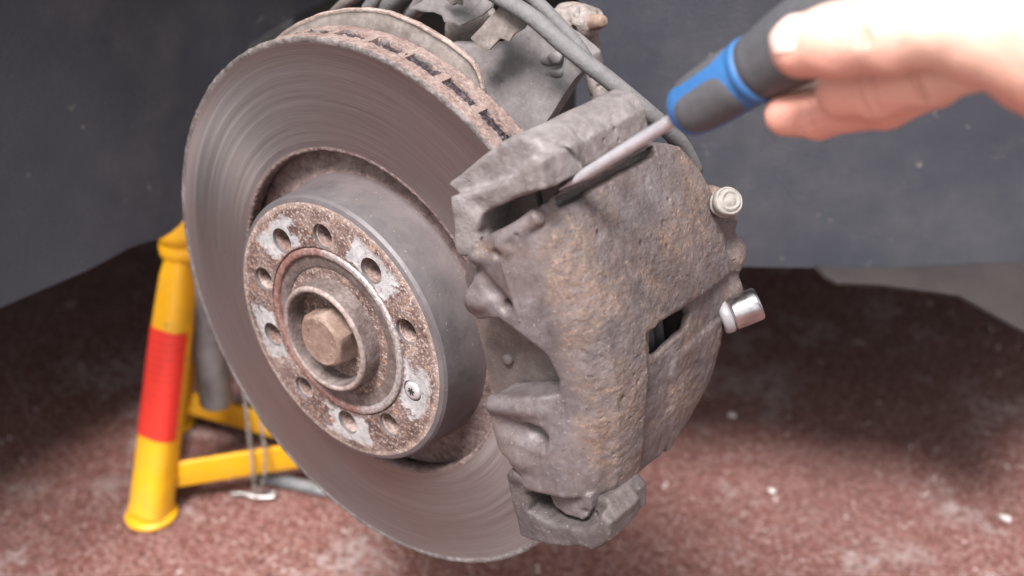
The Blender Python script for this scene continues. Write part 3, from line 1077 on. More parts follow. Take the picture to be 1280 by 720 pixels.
m_hose = simple("grey dusty hose rubber", (.12, .115, .115), .75, 0, .14, 160, .0005, 500)
hose = thing("brake_hose", "thick grey brake hose arching from the top edge down behind the caliper", "hose", Matrix.Translation((.10, .085, .13)))
v, f = tube([(.0100, .064, .184), (.0287, .062, .1784), (.0560, .060, .1715), (.0710, .060, .1665), (.0858, .060, .1587), (.1013, .062, .1503), (.1136, .066, .1421), (.1275, .072, .1310), (.1340, .083, .1190), (.1375, .095, .1060), (.140, .105, .090)], .0043, 20, 6)
mesh("hose_tube", v, f, m_hose, hose, M=Matrix())
pipe = thing("sensor_cable", "thinner grey cable running just above and behind the brake hose", "cable", Matrix.Translation((.05, .10, .155)))
v, f = tube([(.036, .080, .176), (.0493, .079, .1721), (.0621, .078, .1663), (.0748, .078, .1581), (.084, .079, .150), (.093, .081, .138)], .0036, 14, 6)
mesh("cable_sheath", v, f, m_hose, pipe, M=Matrix())

lk = thing("drop_link", "brown rusty link rod with a bolt end at the top, right of the knuckle", "suspension link", Matrix.Translation((.077, .125, .08)))
v, f = tube([(.0535, .127, .150), (.0560, .128, .132), (.0640, .127, .108), (.0770, .1245, .0828), (.084, .122, .060), (.088, .12, .03)], [.0060, .0058, .0054, .0054, .006, .006], 18, 8)
mesh("rod", v, f, m_lump, lk, M=Matrix())
v = Vol((-22, -22, -20), (22, 22, 24), .9)
f, bb = cone((0, 0, -6), (0, 0, 5), 11, 9.5); v.add(f, 2, bb)
f, bb = cone((-3, 14, -4), (0, 2, -2), 8, 7); v.add(f, 3, bb)
f, bb = cone((3, -12, 0), (4, -4, 0), 5.5, 6); v.add(f, 3, bb)
f, bb = cone((7, -13, 4), (6, -13, 14), 2.6); v.cut(f, 1, bb)
f, bb = cone((-12, 6, 8), (12, 7, 9), 1.6); v.cut(f, 1.5, bb)
v.noise(5, .9, 75); v.noise(2.6, .5, 76)
V, F = v.mesh()
Mb = frame((.0525, .1190, .1475), (.93, -.25, .25), (0, .3, 1))
mesh("link_joint", V * MM, F, m_lump, lk, M=Mb)
V, F = lathe([(.0001, .0240), (.0024, .0240), (.0034, .0230), (.0040, .0200), (.0040, .0120), (.0058, .0115), (.0060, .0070), (.001, .006)], 28)
V = displace(V, .0002, 700, np.ones(len(V)), 33)
mesh("bolt_end", V, F, m_boltrust, lk, M=Mb)

cs = thing("coil_and_pipes", "pale bent pipes behind the shield at the top edge", "pipes", Matrix.Translation((-.06, .095, .145)))
for k, (pth, rad, mt) in enumerate(((([(-.112, .098, .126), (-.100, .095, .1345), (-.088, .094, .142), (-.075, .096, .152)]), .0036, m_shield),
                       (([(-.078, .093, .136), (-.072, .092, .1425), (-.070, .094, .152)]), .0042, m_knuckle),
                       (([(-.064, .095, .135), (-.058, .093, .144), (-.048, .094, .153)]), .0060, m_hose),
                       (([(-.050, .099, .137), (-.042, .097, .143), (-.034, .096, .152)]), .0046, m_knuckle))):
    v, f = tube(pth, rad, 12, 6)
    mesh("pipe", v, f, mt, cs, M=Matrix())

# ------------------------------------------------------------------ screwdriver
T0 = Vector((.1454, -.0141, .1262)); FE = Vector((.2019, -.0182, .1738))
ax = (FE - T0).normalized()
M_S = frame(FE, ax, (0, -1, 0))
sd = thing("screwdriver", "screwdriver with blue and grey grip, its blade pushed into the gap above the caliper", "screwdriver", M_S)
m_steel = simple("satin steel shaft", (.52, .51, .54), .36, .5, .1, 200, .00004)
Lb = (FE - T0).length
N_ = 24
V, F = [], []
for z, rx, ry in ((-Lb - .002, .0034, .0005), (-Lb + .001, .0034, .0006), (-Lb + .008, .0033, .0016), (-Lb + .015, .0026, .0026), (0, .0027, .0027), (.01, .0027, .0027)):
    for t in range(N_):
        a = t * 2 * math.pi / N_
        c_, s_ = math.cos(a), math.sin(a)
        e_ = .55 if rx != ry else 1
        V.append((rx * abs(c_) ** e_ * (1 if c_ > 0 else -1), ry * abs(s_) ** e_ * (1 if s_ > 0 else -1), z))
for i in range(5):
    for t in range(N_):
        F.append((i * N_ + t, i * N_ + (t + 1) % N_, (i + 1) * N_ + (t + 1) % N_, (i + 1) * N_ + t))
F.append(list(range(N_))[::-1])
mesh("blade_shaft", V, F, m_steel, sd, sharp=50)
m_blue = simple("blue plastic", (.03, .12, .30), .5, 0, .08)
m_grip = simple("dark grey grip rubber", (.075, .076, .082), .6, 0, .12, 300, .0002, 900)
gp = [(.0045, 0), (.0082, .0006), (.0101, .0030), (.0111, .0075), (.0116, .014), (.0119, .024), (.0121, .032), (.0121, .037), (.0118, .040)]
V, F = lathe(gp + [(.009, .0402)], 64)
mesh("bolster", V, F, m_blue, sd)
V, F = lathe([(.0110, .0395), (.0121, .0405), (.0124, .044), (.0132, .050), (.0144, .058), (.0150, .068), (.0150, .080), (.0142, .092), (.0124, .101), (.009, .106), (.004, .108), (.0002, .1083)], 64)
mesh("grip", V, F, m_grip, sd)
V, F = lathe([(.0116, .0362), (.0125, .0368), (.0127, .0385), (.0126, .0402), (.0116, .0408)], 64)
mesh("collar_ring", V, F, m_blue, sd)
# oval rubber inlays on the bolster and blue strips on the grip
def inlay(name, aw, z0, z1, prof, lift, mat, ang):
    V, F = [], []
    nu, nv = 14, 16
    for i in range(nv + 1):
        t = i / nv
        z = z0 + (z1 - z0) * t
        w = aw * (1 - abs(2 * t - 1) ** 4.5) ** .5 + .001
        r_ = np.interp(z, [p[1] for p in prof], [p[0] for p in prof])
        for j in range(nu + 1):
            a = ang + w * (2 * j / nu - 1)
            e = (1 - abs(2 * j / nu - 1) ** 4) * (1 - abs(2 * t - 1) ** 6)
            rr = r_ - .0008 + (lift + .0008) * e
            V.append((rr * math.cos(a), rr * math.sin(a), z))
    for i in range(nv):
        for j in range(nu):
            F.append((i * (nu + 1) + j, i * (nu + 1) + j + 1, (i + 1) * (nu + 1) + j + 1, (i + 1) * (nu + 1) + j))
    return mesh(name, V, F, mat, sd)
gpp = [(.0125, .045), (.0144, .058), (.0150, .068), (.0150, .080), (.0142, .092), (.0124, .101)]
for q in range(3):
    inlay("rubber_inlay", 1.035, .0030, .0362, gp, .0006, m_grip, R(20 + 120 * q))
for q in range(3):
    inlay("blue_strip", .38, .070, .100, gpp, .0006, m_blue, R(50 + 120 * q))

# ------------------------------------------------------------------ hand
vdir = np.array([-.54455357, .67893781, -.49244782]); vr = np.array([.78008166, .62567771, 0]); vu = np.array([-.30811362, .38414951, .87034197])
Oh = Vector((.2575, -.0453, .2170))
M_Hd = Matrix((Vector(vr), Vector(vu), Vector(-vdir))).transposed().to_4x4(); M_Hd.translation = Oh
hand = thing("person", "bare right hand and forearm reaching in from the right, gripping the screwdriver", "person", M_Hd)
b = NB("skin")
n = b.noise(45, 5, .6)
c = b.ramp(n, [(.3, (.66, .42, .33)), (.5, (.74, .52, .41)), (.72, (.80, .60, .49))])
xs = b.sep()
low = b.ramp(b.math('ADD', b.math('MULTIPLY', xs[1], -28.), b.math('SUBTRACT', .72, b.math('MULTIPLY', xs[0], 9.))), [(.55, 0), (1., 1)])
c = b.mix(b.math('MULTIPLY', low, .62), c, (.66, .22, .17))       # redder fingertips
m_skin = b.set(col=c, rough=.48, sss=.12, nrm=b.bump(b.math('ADD', b.noise(500, 5, .65), b.math('MULTIPLY', b.vor(900), .4)), .0004))
b.b.inputs["Subsurface Radius"].default_value = (.01, .004, .002)
b.b.inputs["Subsurface Scale"].default_value = .5
m_nail = simple("thumb nail", (.78, .55, .48), .25, 0, .05, 100, .00005)
v = Vol((-34, -110, -80), (215, 60, 115), 1.25)
fingers = [
    [((1, 0, 11), 10.2), ((9, 0, 19), 11.6), ((22, 0, 32), 12.2), ((31, 1, 39), 12.8), ((43, 0, 47), 14.2), ((66, -3, 58), 19)],           # thumb
    [((17, -12.5, -4), 8.4), ((27, -12.5, 3), 9.2), ((40, -9, 14), 10), ((52, -5, 21), 10), ((64, 3, 28), 11.5)],                   # index
    [((6.5, -14.5, -38), 7.8), ((16, -15.5, -30), 8.4), ((34, -13, -12), 9.4), ((46, -8, 2), 9.6), ((60, 2, 10), 11.5)],                      # middle
    [((14, -6, -54), 7.2), ((22, -10, -47), 8), ((38, -10, -29), 9), ((50, -5, -16), 9.2), ((62, 2, -8), 11)],                             # ring
    [((18, 3, -60), 6.4), ((27, 1, -54), 7), ((45, 0, -40), 7.8), ((56, 2, -32), 8), ((68, 4, -24), 10)],                                  # little
]
for fg in fingers:
    w = Vol((0, 0, 0), (2, 2, 2), 1)
    L_ = None
    fs = []
    for (a, ra_), (b_, rb_) in zip(fg[:-1], fg[1:]):
        fs.append(cone(a, b_, ra_, rb_))
    lo = np.min([q[1][0] for q in fs], 0); hi = np.max([q[1][1] for q in fs], 0)
    def ff(x, y, z, fs=fs):
        r_ = fs[0][0](x, y, z)
        for q in fs[1:]:
            r_ = smin(r_, q[0](x, y, z), 2.5)
        return r_
    v.add(ff, 1.2, (lo, hi))
for a, ra_, b_, rb_ in (((64, 3, 28), 11.5, (104, -10, 44), 17), ((60, 2, 10), 11.5, (102, -8, 34), 16), ((62, 2, -8), 11, (104, -6, 26), 15), ((68, 4, -24), 10, (106, -6, 18), 14),
                        ((66, -3, 58), 19, (106, -18, 46), 22), ((46, -4, 44), 13.5, (62, -10, 50), 17), ((62, -10, 50), 17, (84, -18, 50), 20), ((84, -18, 50), 20, (120, -36, 44), 22), ((104, -10, 34), 20, (125, -18, 38), 22), ((108, -12, 28), 18, (126, -18, 34), 21),
                        ((120, -24, 40), 25, (215, -66, 52), 34)):
    f, bb = cone(a, b_, ra_, rb_); v.add(f, 6, bb)
def crease(c, axis, r, face, q, span=1.0, slant=0.):
    axis = np.array(axis, float); axis /= np.linalg.norm(axis)
    face = np.array(face, float); face -= axis * (face @ axis); face /= np.linalg.norm(face)
    side = np.cross(axis, face)
    P_ = [np.array(c) + r * (math.cos(t) * face + math.sin(t) * side) + axis * slant * math.sin(t * 2.3) for t in np.linspace(-span, span, 7)]
    for a_, b2 in zip(P_[:-1], P_[1:]):
        f, bb = cone(a_, b2, q); v.cut(f, .9, bb)
tf = (-.5, .55, .65)
for c_, q_ in (((16, 0, 26), .7), ((18.5, 0, 28.3), 1.0), ((21, 0, 30.6), .9), ((23.5, 0, 33), .7)):
    crease(c_, (.72, 0, .69), 11.9, tf, q_, .95, .8)
for c_, q_ in (((25, -12.5, 1.6), .8), ((28, -12.4, 4.2), 1.0), ((39, -9.2, 13.2), 1.0)):
    crease(c_, (.72, .12, .6), 9.4, (-.4, -.2, .8), q_, .9, .6)
for c_, q_ in (((17, -15.5, -29.5), .5),):
    crease(c_, (.75, 0, .65), 8.6, (-.4, -.3, .8), q_, .9, .5)
for a_, b2, q_ in (((47, -14, 57), (58, -24, 58), 1.3), ((53, -8, 62), (66, -22, 63), 1.5), ((60, -5, 67), (74, -24, 66), 1.3), ((44, -13, 52), (52, -22, 52), 1.1)):
    f, bb = cone(a_, b2, q_); v.cut(f, 1.8, bb)
v.noise(14, .45, 81); v.noise(5, .22, 82)
V, F = v.mesh()
mesh("hand_and_forearm", V * MM, F, m_skin, hand)
# nail lies on the camera side of the thumb tip
un = Vector((-.72, 0, -.69)).normalized(); nn = Vector((-.62, .36, .65)); nn = (nn - un * nn.dot(un)).normalized()
sidev = un.cross(nn)
V, F = [], []
nu, nv = 10, 10
for i in range(nv + 1):
    for j in range(nu + 1):
        s_, t_ = 2 * i / nv - 1, 2 * j / nu - 1
        wv = 6.6 * (1 - .10 * s_ * s_)
        q = Vector((1.6, 0, 11.6)) + un * (1.2 + 6.6 * s_) + sidev * (wv * t_ * (1 - .25 * max(0, s_) ** 4)) + nn * (10.9 - 2.6 * t_ * t_ - 1.9 * max(0, s_) ** 2 + .4 * (1 - s_ * s_))
        V.append(q)
for i in range(nv):
    for j in range(nu):
        F.append((i * (nu + 1) + j, i * (nu + 1) + j + 1, (i + 1) * (nu + 1) + j + 1, (i + 1) * (nu + 1) + j))
V = np.array([q[:] for q in V])
n_ = len(V)
V2 = np.concatenate([V, V - np.array(nn) * .9])
F2 = F + [tuple(q + n_ for q in g)[::-1] for g in F]
mesh("thumb_nail", V2 * MM, F2, m_nail, hand)
m_sleeve = simple("dark sleeve", (.04, .045, .06), .9)
V, F = tube([(190, -47, 48), (230, -64, 54), (300, -95, 62), (420, -140, 75)], [38, 42, 48, 56], 32, 6, cap=False)
mesh("sleeve", V * MM, F, m_sleeve, hand)

# ------------------------------------------------------------------ axle stand
GZ = -.400
Sx, Sy = -.405, .166
M_St = Matrix.Translation((Sx, Sy, GZ))
st = thing("axle_stand", "yellow axle stand with a red label on its front leg, left of the disc", "axle stand", M_St)
b = NB("yellow enamel")
n = b.noise(14, 4, .6)
c = b.ramp(n, [(.3, (.60, .28, .006)), (.6, (.70, .35, .008))])
chip = b.ramp(b.noise(110, 5, .65), [(.64, 0), (.68, 1)])
c = b.mix(chip, c, (.12, .09, .07))
dirt = b.ramp(b.noise(30, 6, .7), [(.5, 0), (.75, .5)])
c = b.mix(dirt, c, (.40, .25, .06))
m_yel = b.set(col=c, rough=.38, nrm=b.bump(b.noise(60, 4, .6), .0006))
m_tube = simple("grey steel post", (.25, .26, .27), .5, .5, .3, 40)
b = NB("red warning label")
xs = b.sep()
row = b.math('FRACT', b.math('MULTIPLY', xs[2], 150.))
rw = b.ramp(row, [(.45, 0), (.55, 1)])
br = b.ramp(b.noise(1, 4, .8, b.comb(b.math('MULTIPLY', xs[0], 500.), b.math('MULTIPLY', xs[1], 500.), b.math('MULTIPLY', b.math('FLOOR', b.math('MULTIPLY', xs[2], 150.)), 7.3))), [(.45, 0), (.5, 1)])
m_label = b.set(col=b.mix(b.math('MULTIPLY', b.math('MULTIPLY', rw, br), .28), (.62, .03, .018), (.25, .015, .012)), rough=.4)
feet = [(-.391, .082), (-.272, .245), (-.495, .185)]
apex = Vector((-.396, .166, -.148))


def leg_mesh(fx, fy, lab=False):
    foot = Vector((fx, fy, GZ + .006))
    top = apex + Vector((fx - Sx, fy - Sy, 0)) * .06
    d = (top - foot)
    L = d.length
    out = Vector((fx - Sx, fy - Sy, 0)).normalized()
    M = frame(foot, d, out)
    N = 28
    V, F = [], []
    secs = [(0, .0185, .0195), (.012, .0175, .0185), (L * .25, .0170, .0185), (L * .5, .0162, .0180), (L * .72, .0155, .0170), (L * .88, .0145, .0145), (L * .94, .0120, .0125), (L, .0125, .0130)]
    if lab:
        secs = [(L * (.30 + .40 * t / 6), .0166 - .0010 * t / 6 + .0006, .0184 - .0009 * t / 6 + .0006) for t in range(7)]
    for z, rx, ry in secs:
        for t in range(N):
            a = t * 2 * math.pi / N
            c_, s_ = math.cos(a), math.sin(a)
            V.append((rx * abs(c_) ** .7 * math.copysign(1, c_), ry * abs(s_) ** .7 * math.copysign(1, s_), z))
    for i in range(len(secs) - 1):
        for t in range(N):
            if lab and not (t <= 6 or t >= 22):
                continue
            F.append((i * N + t, i * N + (t + 1) % N, (i + 1) * N + (t + 1) % N, (i + 1) * N + t))
    if not lab:
        F.append(list(range(N))[::-1]); F.append([(len(secs) - 1) * N + t for t in range(N)])
    return V, F, M


for k, (fx, fy) in enumerate(feet):
    V, F, M = leg_mesh(fx, fy)
    leg = mesh("leg", V, F, m_yel, st, M=M, sharp=50)
    Vp, Fp = lathe([(.001, .0065), (.0185, .0065), (.0200, .0060), (.0235, .0048), (.0245, .0030), (.0240, .0004), (.001, .0003)], 40)
    fp = mesh("foot_pad", Vp, Fp, m_yel, st, M=Matrix.Translation((fx, fy, GZ)))
    if k == 0:
        V, F, M = leg_mesh(fx, fy, True)
        o = mesh("warning_label", V, F, m_label, st, M=M)
for (a, b_) in ((0, 1), (1, 2), (0, 2)):
    A_ = Vector((*feet[a], 0)); B_ = Vector((*feet[b_], 0))
    for P_ in (A_, B_):
        P_ += (Vector((Sx, Sy, 0)) - P_) * .10
    A_ += (B_ - A_) * .06; B_ -= (B_ - A_) * .06
    d = (B_ - A_); L = d.length
    v, f = boxm((0, -.0022, -.0135), (L, .0022, .0135), .0012)
    M = Matrix((d.normalized(), Vector((0, 0, 1)).cross(d.normalized()), Vector((0, 0, 1)))).transposed().to_4x4()
    M.translation = A_ + Vector((0, 0, -.362))
    mesh("cross_brace", v, f, m_yel, st, M=M)
V, F = lathe([(.0215, -.160), (.0228, -.158), (.0228, -.150), (.0212, -.148), (.0212, -.144), (.0226, -.142), (.0226, -.134), (.0210, -.132), (.0210, -.120), (.0185, -.118), (.0185, -.16)], 40, closed=True)
mesh("collar", V, F, m_yel, st, M=Matrix.Translation((-.398, .166, 0)))
V, F = lathe([(.0150, -.100), (.0158, -.102), (.0160, -.318), (.0150, -.320), (.0125, -.320), (.0125, -.30), (.001, -.30)], 40)
mesh("centre_post", V, F, m_tube, st, M=Matrix.Translation((-.391, .170, 0)))
v, f = prism([(-.03, 0), (.03, 0), (.034, .014), (.022, .006), (-.022, .006), (-.034, .014)], -.016, .016, .0015)
v = np.array(v); v = np.stack([v[:, 0], v[:, 2], v[:, 1]], 1)
mesh("saddle", v, [g[::-1] for g in f], m_yel, st, M=Matrix.Translation((-.391, .170, -.104)))
# chain with its pin
def link_mesh(p, d, k):
    M = frame(p, d, (1, .2, 0) if k % 2 else (.2, -1, 0))
    V, F = [], []
    n1, n2 = 10, 5
    for i in range(n1):
        a = i * 2 * math.pi / n1
        cx, cz = .0017 * math.cos(a), .0040 * math.sin(a)
        for j in range(n2):
            bq = j * 2 * math.pi / n2
            V.append((cx + 0.0007 * math.cos(bq) * math.cos(a), 0.0007 * math.sin(bq), cz + 0.0007 * math.cos(bq) * math.sin(a)))
    for i in range(n1):
        for j in range(n2):
            F.append((i * n2 + j, ((i + 1) % n1) * n2 + j, ((i + 1) % n1) * n2 + (j + 1) % n2, i * n2 + (j + 1) % n2))
    return xf((V, F), M)
m_pin = simple("bright zinc wire", (.36, .345, .33), .3, .8, .1)
lk_ = []
CHAINPTS = (((-.3437, .1679, -.290), (-.3345, .1601, -.3366), (-.3300, .1560, -.3640), (-.3330, .1570, -.3960)), ((-.3379, .1795, -.2858), (-.3270, .1700, -.3237), (-.3230, .1670, -.3491), (-.3240, .1640, -.372), (-.3320, .1585, -.3965)))
for pts in CHAINPTS:
    P_ = np.array(pts)
    dl = np.r_[0, np.cumsum(np.linalg.norm(np.diff(P_, axis=0), axis=1))]
    m = int(dl[-1] / .0062)
    for q in range(m + 1):
        s_ = min(q * .0062, dl[-1])
        pos = [np.interp(s_, dl, P_[:, c]) for c in range(3)]
        s2 = min(s_ + .002, dl[-1]); s1 = s2 - .002
        dd = [np.interp(s2, dl, P_[:, c]) - np.interp(s1, dl, P_[:, c]) for c in range(3)]
        lk_.append(link_mesh(pos, dd, q))
v, f = join(*lk_)
tag(mesh("chain", v, f, m_pin, st, M=Matrix()), kind="stuff")
v, f = join(tube([(-.356, .146, -.3970), (-.345, .153, -.3955), (-.333, .158, -.3970), (-.318, .170, -.3965)], .0022, 8, 5),
            tube([(-.352, .150, -.3972), (-.343, .157, -.3965), (-.330, .163, -.3970), (-.322, .174, -.3970), (-.334, .170, -.3972)], .0014, 8, 5))
mesh("locking_pin", v, f, m_pin, st, M=Matrix())

bar = thing("steel_bar", "silver steel bar lying on the ground between the stand and the disc", "bar", Matrix.Translation((-.31, .19, GZ)))
v, f = tube([(-.3560, .1760, -.3935), (-.3560 + .17, .1760 + .066, -.3935)], .0060, 20, 2)
mesh("bar_rod", v, f, m_tube, bar, M=Matrix())

# ------------------------------------------------------------------ the car around the wheel
car = thing("car", "raised car whose dark plastic wheel arch surrounds the bare brake", "car", Matrix.Translation((0, .5, -.1)))
b = NB("black arch plastic")
n = b.noise(7, 6, .62)
c = b.ramp(n, [(.3, (.028, .031, .041)), (.55, (.036, .040, .052)), (.75, (.050, .053, .064))])
dust = b.ramp(b.noise(9, 8, .72), [(.50, 0), (.78, 1)])
c = b.mix(b.math('MULTIPLY', dust, .30), c, (.14, .135, .135))
sp = b.ramp(b.noise(95, 3, .5), [(.70, 0), (.76, 1)])
c = b.mix(b.math('MULTIPLY', sp, .5), c, (.26, .24, .22))
m_liner = b.set(col=c, rough=.62, nrm=b.bump(b.math('ADD', b.noise(700, 4, .6), b.math('MULTIPLY', b.noise(14, 4, .5), 2.)), .0008))
m_under = simple("grimy underbody", (.016, .015, .015), .85)
m_tray = simple("grey undertray plastic", (.032, .027, .027), .9, 0, .15, 20)
m_tray.node_tree.nodes["Principled BSDF"].inputs["Specular IOR Level"].default_value = .1
m_paint = simple("dark blue car paint", (.02, .03, .06), .25, .3, .05)


def sheet(fn, nu, nv, th, keep=None):
    """grid surface fn(u, v) -> point, thickened by th along its normal"""
    P = np.array([[fn(i / nu, j / nv) for j in range(nv + 1)] for i in range(nu + 1)])
    du = np.gradient(P, axis=0); dv = np.gradient(P, axis=1)
    nr_ = np.cross(du, dv); nr_ /= np.linalg.norm(nr_, axis=2)[..., None] + 1e-12
    V = np.concatenate([P.reshape(-1, 3), (P - nr_ * th).reshape(-1, 3)])
    n_ = (nu + 1) * (nv + 1)
    q = lambda i, j: i * (nv + 1) + j
    F = []
    for i in range(nu):
        for j in range(nv):
            F.append((q(i, j), q(i + 1, j), q(i + 1, j + 1), q(i, j + 1)))
            F.append((n_ + q(i, j), n_ + q(i, j + 1), n_ + q(i + 1, j + 1), n_ + q(i + 1, j)))
    for i in range(nu):
        F.append((q(i, 0), n_ + q(i, 0), n_ + q(i + 1, 0), q(i + 1, 0)))
        F.append((q(i, nv), q(i + 1, nv), n_ + q(i + 1, nv), n_ + q(i, nv)))
    for j in range(nv):
        F.append((q(0, j), q(0, j + 1), n_ + q(0, j + 1), n_ + q(0, j)))
        F.append((q(nu, j), n_ + q(nu, j), n_ + q(nu, j + 1), q(nu, j + 1)))
    return V, F


# left liner: bottom edge is level, then sweeps up behind the disc
ys = [-.30, -.05, .03, .075, .105, .125, .15, .175, .195, .21, .25, .35, .50]
zs = [-.103, -.101, -.098, -.0945, -.100, -.094, -.070, -.030, .010, .032, .043, .055, .07]
def left_fn(u, v):
    y = -.30 + .8 * u
    z0 = np.interp(y, ys, zs)
    z = z0 + (.43 - z0) * v
    x = -.334 - .012 * max(0, -y * 3) + .10 * max(0, (z - .05) / .38) ** 2 + .004 * math.sin(y * 30) * .5
    return (x, y, z)
V, F = sheet(left_fn, 80, 24, .004)
mesh("wheel_arch_liner", V, F, m_liner, car, M=Matrix(), smooth=True, sharp=40)
# rear/inner arch panel: vertical, facing the wheel, stepped at a seam
pa, pb = Vector((-.06, .2790)), Vector((.30, .5857))
dirp = (pb - pa).normalized(); nrmp = Vector((dirp[1], -dirp[0]))
Lp = (pb - pa).length
def right_fn(u, v):
    s = Lp * u
    step = .010 * (1 / (1 + math.exp(-(s - .047) / .0012)))
    zb = -.103
    z = zb + .53 * v
    bulge = .012 * math.sin(min(1, max(0, (s - .05) / .35)) * math.pi)
    top = max(0, (z - .12) / .3) ** 2 * .14
    p = pa + dirp * s + nrmp * (-.010 + step + bulge + top)
    return (p[0], p[1], z if True else z)
def right_fn2(u, v):
    s0 = (u * 2.9) if u < .1 else (.29 + (u - .1) * .79)
    return right_fn(min(1, s0), v)
V, F = sheet(right_fn2, 120, 24, -.004)
mesh("inner_arch_panel", V, F, m_liner, car, M=Matrix(), smooth=True, sharp=40)
# undertray lip below the panel at the right
top_c = [(.073, .399), (.120, .430), (.175, .474), (.228, .515), (.27, .552)]
bot_c = [(.0735, .3980), (.103, .378), (.1130, .3790), (.1380, .400), (.1880, .432), (.238, .428), (.275, .440)]
bz = [-.101, -.1035, -.107, -.109, -.1145, -.124, -.135]
def tray_fn(u, v):
    tc = [np.interp(u * (len(top_c) - 1), range(len(top_c)), [p[c_] for p in top_c]) for c_ in (0, 1)]
    q = u * (len(bot_c) - 1)
    bc = [np.interp(q, range(len(bot_c)), [p[c_] for p in bot_c]) for c_ in (0, 1)]
    zz = np.interp(q, range(len(bot_c)), bz)
    return (tc[0] * (1 - v) + bc[0] * v, tc[1] * (1 - v) + bc[1] * v - .006 * math.sin(v * math.pi), -.1055 * (1 - v) + zz * v)
V, F = sheet(tray_fn, 48, 8, .003)
mesh("undertray", V, F, m_tray, car, M=Matrix(), smooth=True, sharp=40)
v, f = tube([(.128, .4290, -.1045), (.1629, .4580, -.1040), (.20, .485, -.107), (.255, .530, -.111)], [.0010, .0022, .0030, .003], 10, 6)
mesh("undertray_seam", v, f, m_tray, car, M=Matrix())
# body above and behind: fender skin, arch roof, floor, plus added light blockers
v, f = boxm((-1.7, -.02, .0), (.95, 1.75, .01))
mesh("sunspot_blocker", *prism([(-1.8, .45), (.05, .45), (.17, .545), (.17, .619), (-1.8, .619)], -.086, -.062, .004), m_under, car, M=Matrix())  # added unseen slab, keeps a patch of sun off the ground
mesh("gap_shade_plate", *boxm((-.50, .40, -.056), (-.03, .42, .30), .002), m_under, car, M=Matrix())  # added near-black plate so the gap behind the disc stays dark
mesh("gap_shade_cover", *boxm((-.50, .19, .302), (-.05, .42, .32), .002), m_under, car, M=Matrix())  # added cover that shades this gap from above
mesh("floor_pan", *boxm((-1.8, .62, -.085), (.33, 2.1, -.06), .004), m_under, car, M=Matrix())
mesh("floor_light_blocker", *boxm((-1.8, .76, -.215), (.33, 2.1, -.19), .006), m_under, car, M=Matrix())  # added unseen low slab that darkens the far ground
mesh("sill_light_blocker", *boxm((-1.8, -.20, -.215), (-.62, .75, -.19), .006), m_under, car, M=Matrix())  # added unseen low slab that darkens the ground at the left
mesh("rear_sill_floor", *boxm((-1.8, -.18, -.085), (-.45, .44, -.06), .004), m_under, car, M=Matrix())
mesh("arch_roof", *boxm((-1.8, .50, .435), (.33, 2.1, .46), .004), m_under, car, M=Matrix())
mesh("engine_bay_wall", *boxm((-.60, .66, -.055), (.33, .68, .43), .002), m_under, car, M=Matrix())
def fender(x0, x1):
    V, F = [], []
    n_ = 40
    for i in range(n_ + 1):
        x = x0 + (x1 - x0) * i / n_
        zl = -.22 if abs(x) > .45 else max(-.13, math.sqrt(max(0, .40 ** 2 - x * x)) * 1.02)
        for y in (-.205, -.203):
            V += [(x, y + .0, max(zl, -.22)), (x, y - .03, .30 if zl < .3 else zl + .0), (x, y + .02, .47)]
    for i in range(n_):
        a, b_ = i * 6, (i + 1) * 6
        for j in (0, 1):
            F.append((a + j, b_ + j, b_ + j + 1, a + j + 1))
            F.append((a + 3 + j, a + 4 + j, b_ + 4 + j, b_ + 3 + j))
        F.append((a, a + 3, b_ + 3, b_))
    return V, F
V, F = fender(-1.8, -.42)
mesh("fender", V, F, m_paint, car, M=Matrix(), smooth=False)

# ------------------------------------------------------------------ ground
b = NB("maroon asphalt")
P0 = b.tc
n = b.noise(6, 5, .6)
ag = b.vor(300, 'F1', out="Color")
agv = b.n("ShaderNodeSeparateColor", {0: ag}).outputs[0]
g2 = b.noise(240, 4, .7)
base = b.ramp(b.math('ADD', b.math('MULTIPLY', agv, .45), b.math('MULTIPLY', g2, .55)), [(.28, (.085, .026, .019)), (.45, (.145, .053, .042)), (.6, (.18, .085, .072)), (.78, (.25, .165, .148))])
lite = b.ramp(b.vor(95, 'F1', out="Color"), [(.0, 0), (1., 1)])
lt = b.n("ShaderNodeSeparateColor", {0: lite}).outputs[1]
base = b.mix(b.math('MULTIPLY', b.ramp(lt, [(.94, 0), (.97, 1)]), .6), base, (.42, .34, .31))
mr = b.math('MULTIPLY', b.ramp(b.noise(7.5, 6, .72), [(.54, 0), (.62, 1)]), b.ramp(b.noise(90, 4, .7), [(.40, 0), (.52, 1)]))
base = b.mix(b.math('MULTIPLY', mr, .45), base, (.40, .345, .33))
dk = b.ramp(b.noise(2.2, 5, .6), [(.38, 0), (.62, 1)])
base = b.mix(b.math('MULTIPLY_ADD', dk, -.35, .35), base, (.07, .035, .03))
hgt = b.math('ADD', b.math('MULTIPLY', b.vor(150, 'F1'), -1.), b.math('MULTIPLY', g2, .8))
m_ground = b.set(col=base, rough=.85, nrm=b.bump(hgt, .0022))
V = [(-40, -40, GZ - .001), (40, -40, GZ - .001), (40, 40, GZ - .001), (-40, 40, GZ - .001)]
g = mesh("ground", V, [(0, 1, 2, 3)], m_ground, None)
tag(g, kind="structure")
m_peb = simple("pale pebble", (.50, .44, .42), .8, 0, .2, 200, .001)
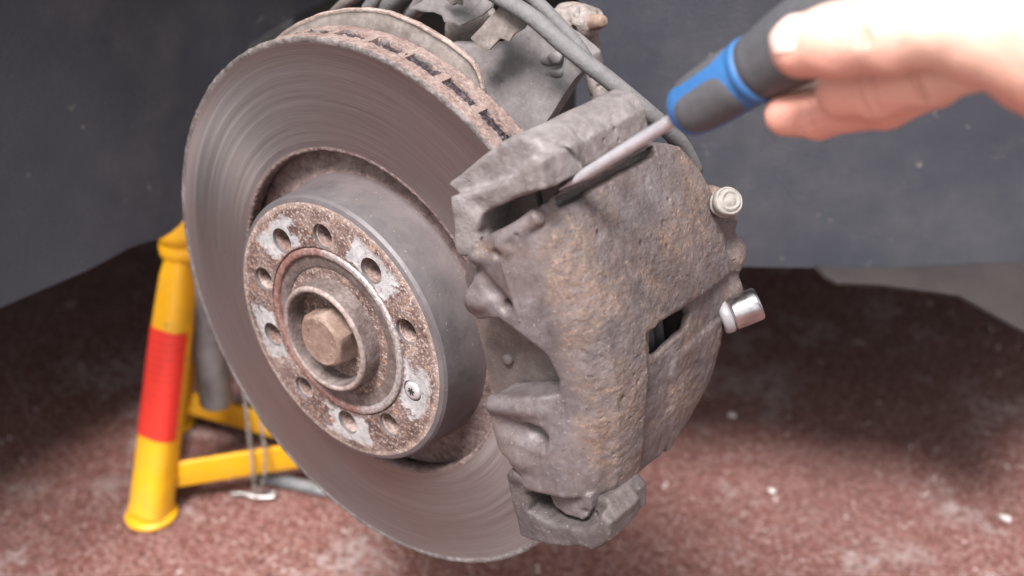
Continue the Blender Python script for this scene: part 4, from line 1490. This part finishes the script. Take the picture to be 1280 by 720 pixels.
def pebble(name, x, y, s, label=None):
    r = np.random.RandomState(int(abs(x * 1000 + y * 333)))
    bm = bmesh.new(); bmesh.ops.create_icosphere(bm, subdivisions=2, radius=1)
    V = np.array([q.co[:] for q in bm.verts]); F = [[q.index for q in g_.verts] for g_ in bm.faces]; bm.free()
    V *= (1 + .18 * np.sin(V @ r.randn(3) * 2.2 + 1) + .08 * np.sin(V @ r.randn(3) * 5))[:, None]
    V = V * np.array([s, s * .8, s * .5])
    return V, F
for (x, y, s, lb) in ((.230, .572, .0062, "small white pebble near the lower right corner"), (.042, .474, .0040, "tiny pale pebble right of the caliper's lower end"),
                   (-.05, .559, .0045, "tiny pale pebble beside the lower right side of the caliper")):
    Mp = Matrix.Translation((x, y, GZ)) 
    p = mesh("pebble", *pebble("pebble", x, y, s), m_peb, None)
    p.location = (x, y, GZ + s * .4)
    tag(p, lb, "pebble", "pale pebbles on the asphalt")
# loose grit: many small chips, one mass
r = np.random.RandomState(12)
ico = pebble("g", .3, .2, 1)
vs, fs, off = [], [], 0
bv = np.array([[1, 0, 0], [-1, 0, 0], [0, 1, 0], [0, -1, 0], [0, 0, .6], [0, 0, -.6]])
bf = np.array([[0, 2, 4], [2, 1, 4], [1, 3, 4], [3, 0, 4], [2, 0, 5], [1, 2, 5], [3, 1, 5], [0, 3, 5]])
NG = 9000
ctr = np.stack([r.uniform(-.75, .40, NG), r.uniform(.0, 1.0, NG), np.full(NG, GZ)], 1)
size = r.uniform(.0008, .0022, NG)
ang = r.uniform(0, 6.28, NG)
Vg = bv[None] * size[:, None, None] * r.uniform(.6, 1.4, (NG, 6, 1))
ca, sa = np.cos(ang)[:, None], np.sin(ang)[:, None]
Vg = np.stack([Vg[..., 0] * ca - Vg[..., 1] * sa, Vg[..., 0] * sa + Vg[..., 1] * ca, Vg[..., 2]], -1) + ctr[:, None]
Fg = (bf[None] + (np.arange(NG) * 6)[:, None, None]).reshape(-1, 3)
b = NB("mixed grit")
oi = b.vor(70, 'F1', out="Color")
m_grit = b.set(col=b.ramp(b.n("ShaderNodeSeparateColor", {0: oi}).outputs[0], [(.1, (.08, .036, .03)), (.5, (.15, .078, .068)), (.85, (.22, .14, .128)), (.97, (.46, .38, .36))]), rough=.85)
gr = mesh("gravel", Vg.reshape(-1, 3), Fg.astype(np.int32), m_grit, None, smooth=False)
tag(gr, "loose fine grit scattered over the maroon asphalt", "gravel", kind="stuff")
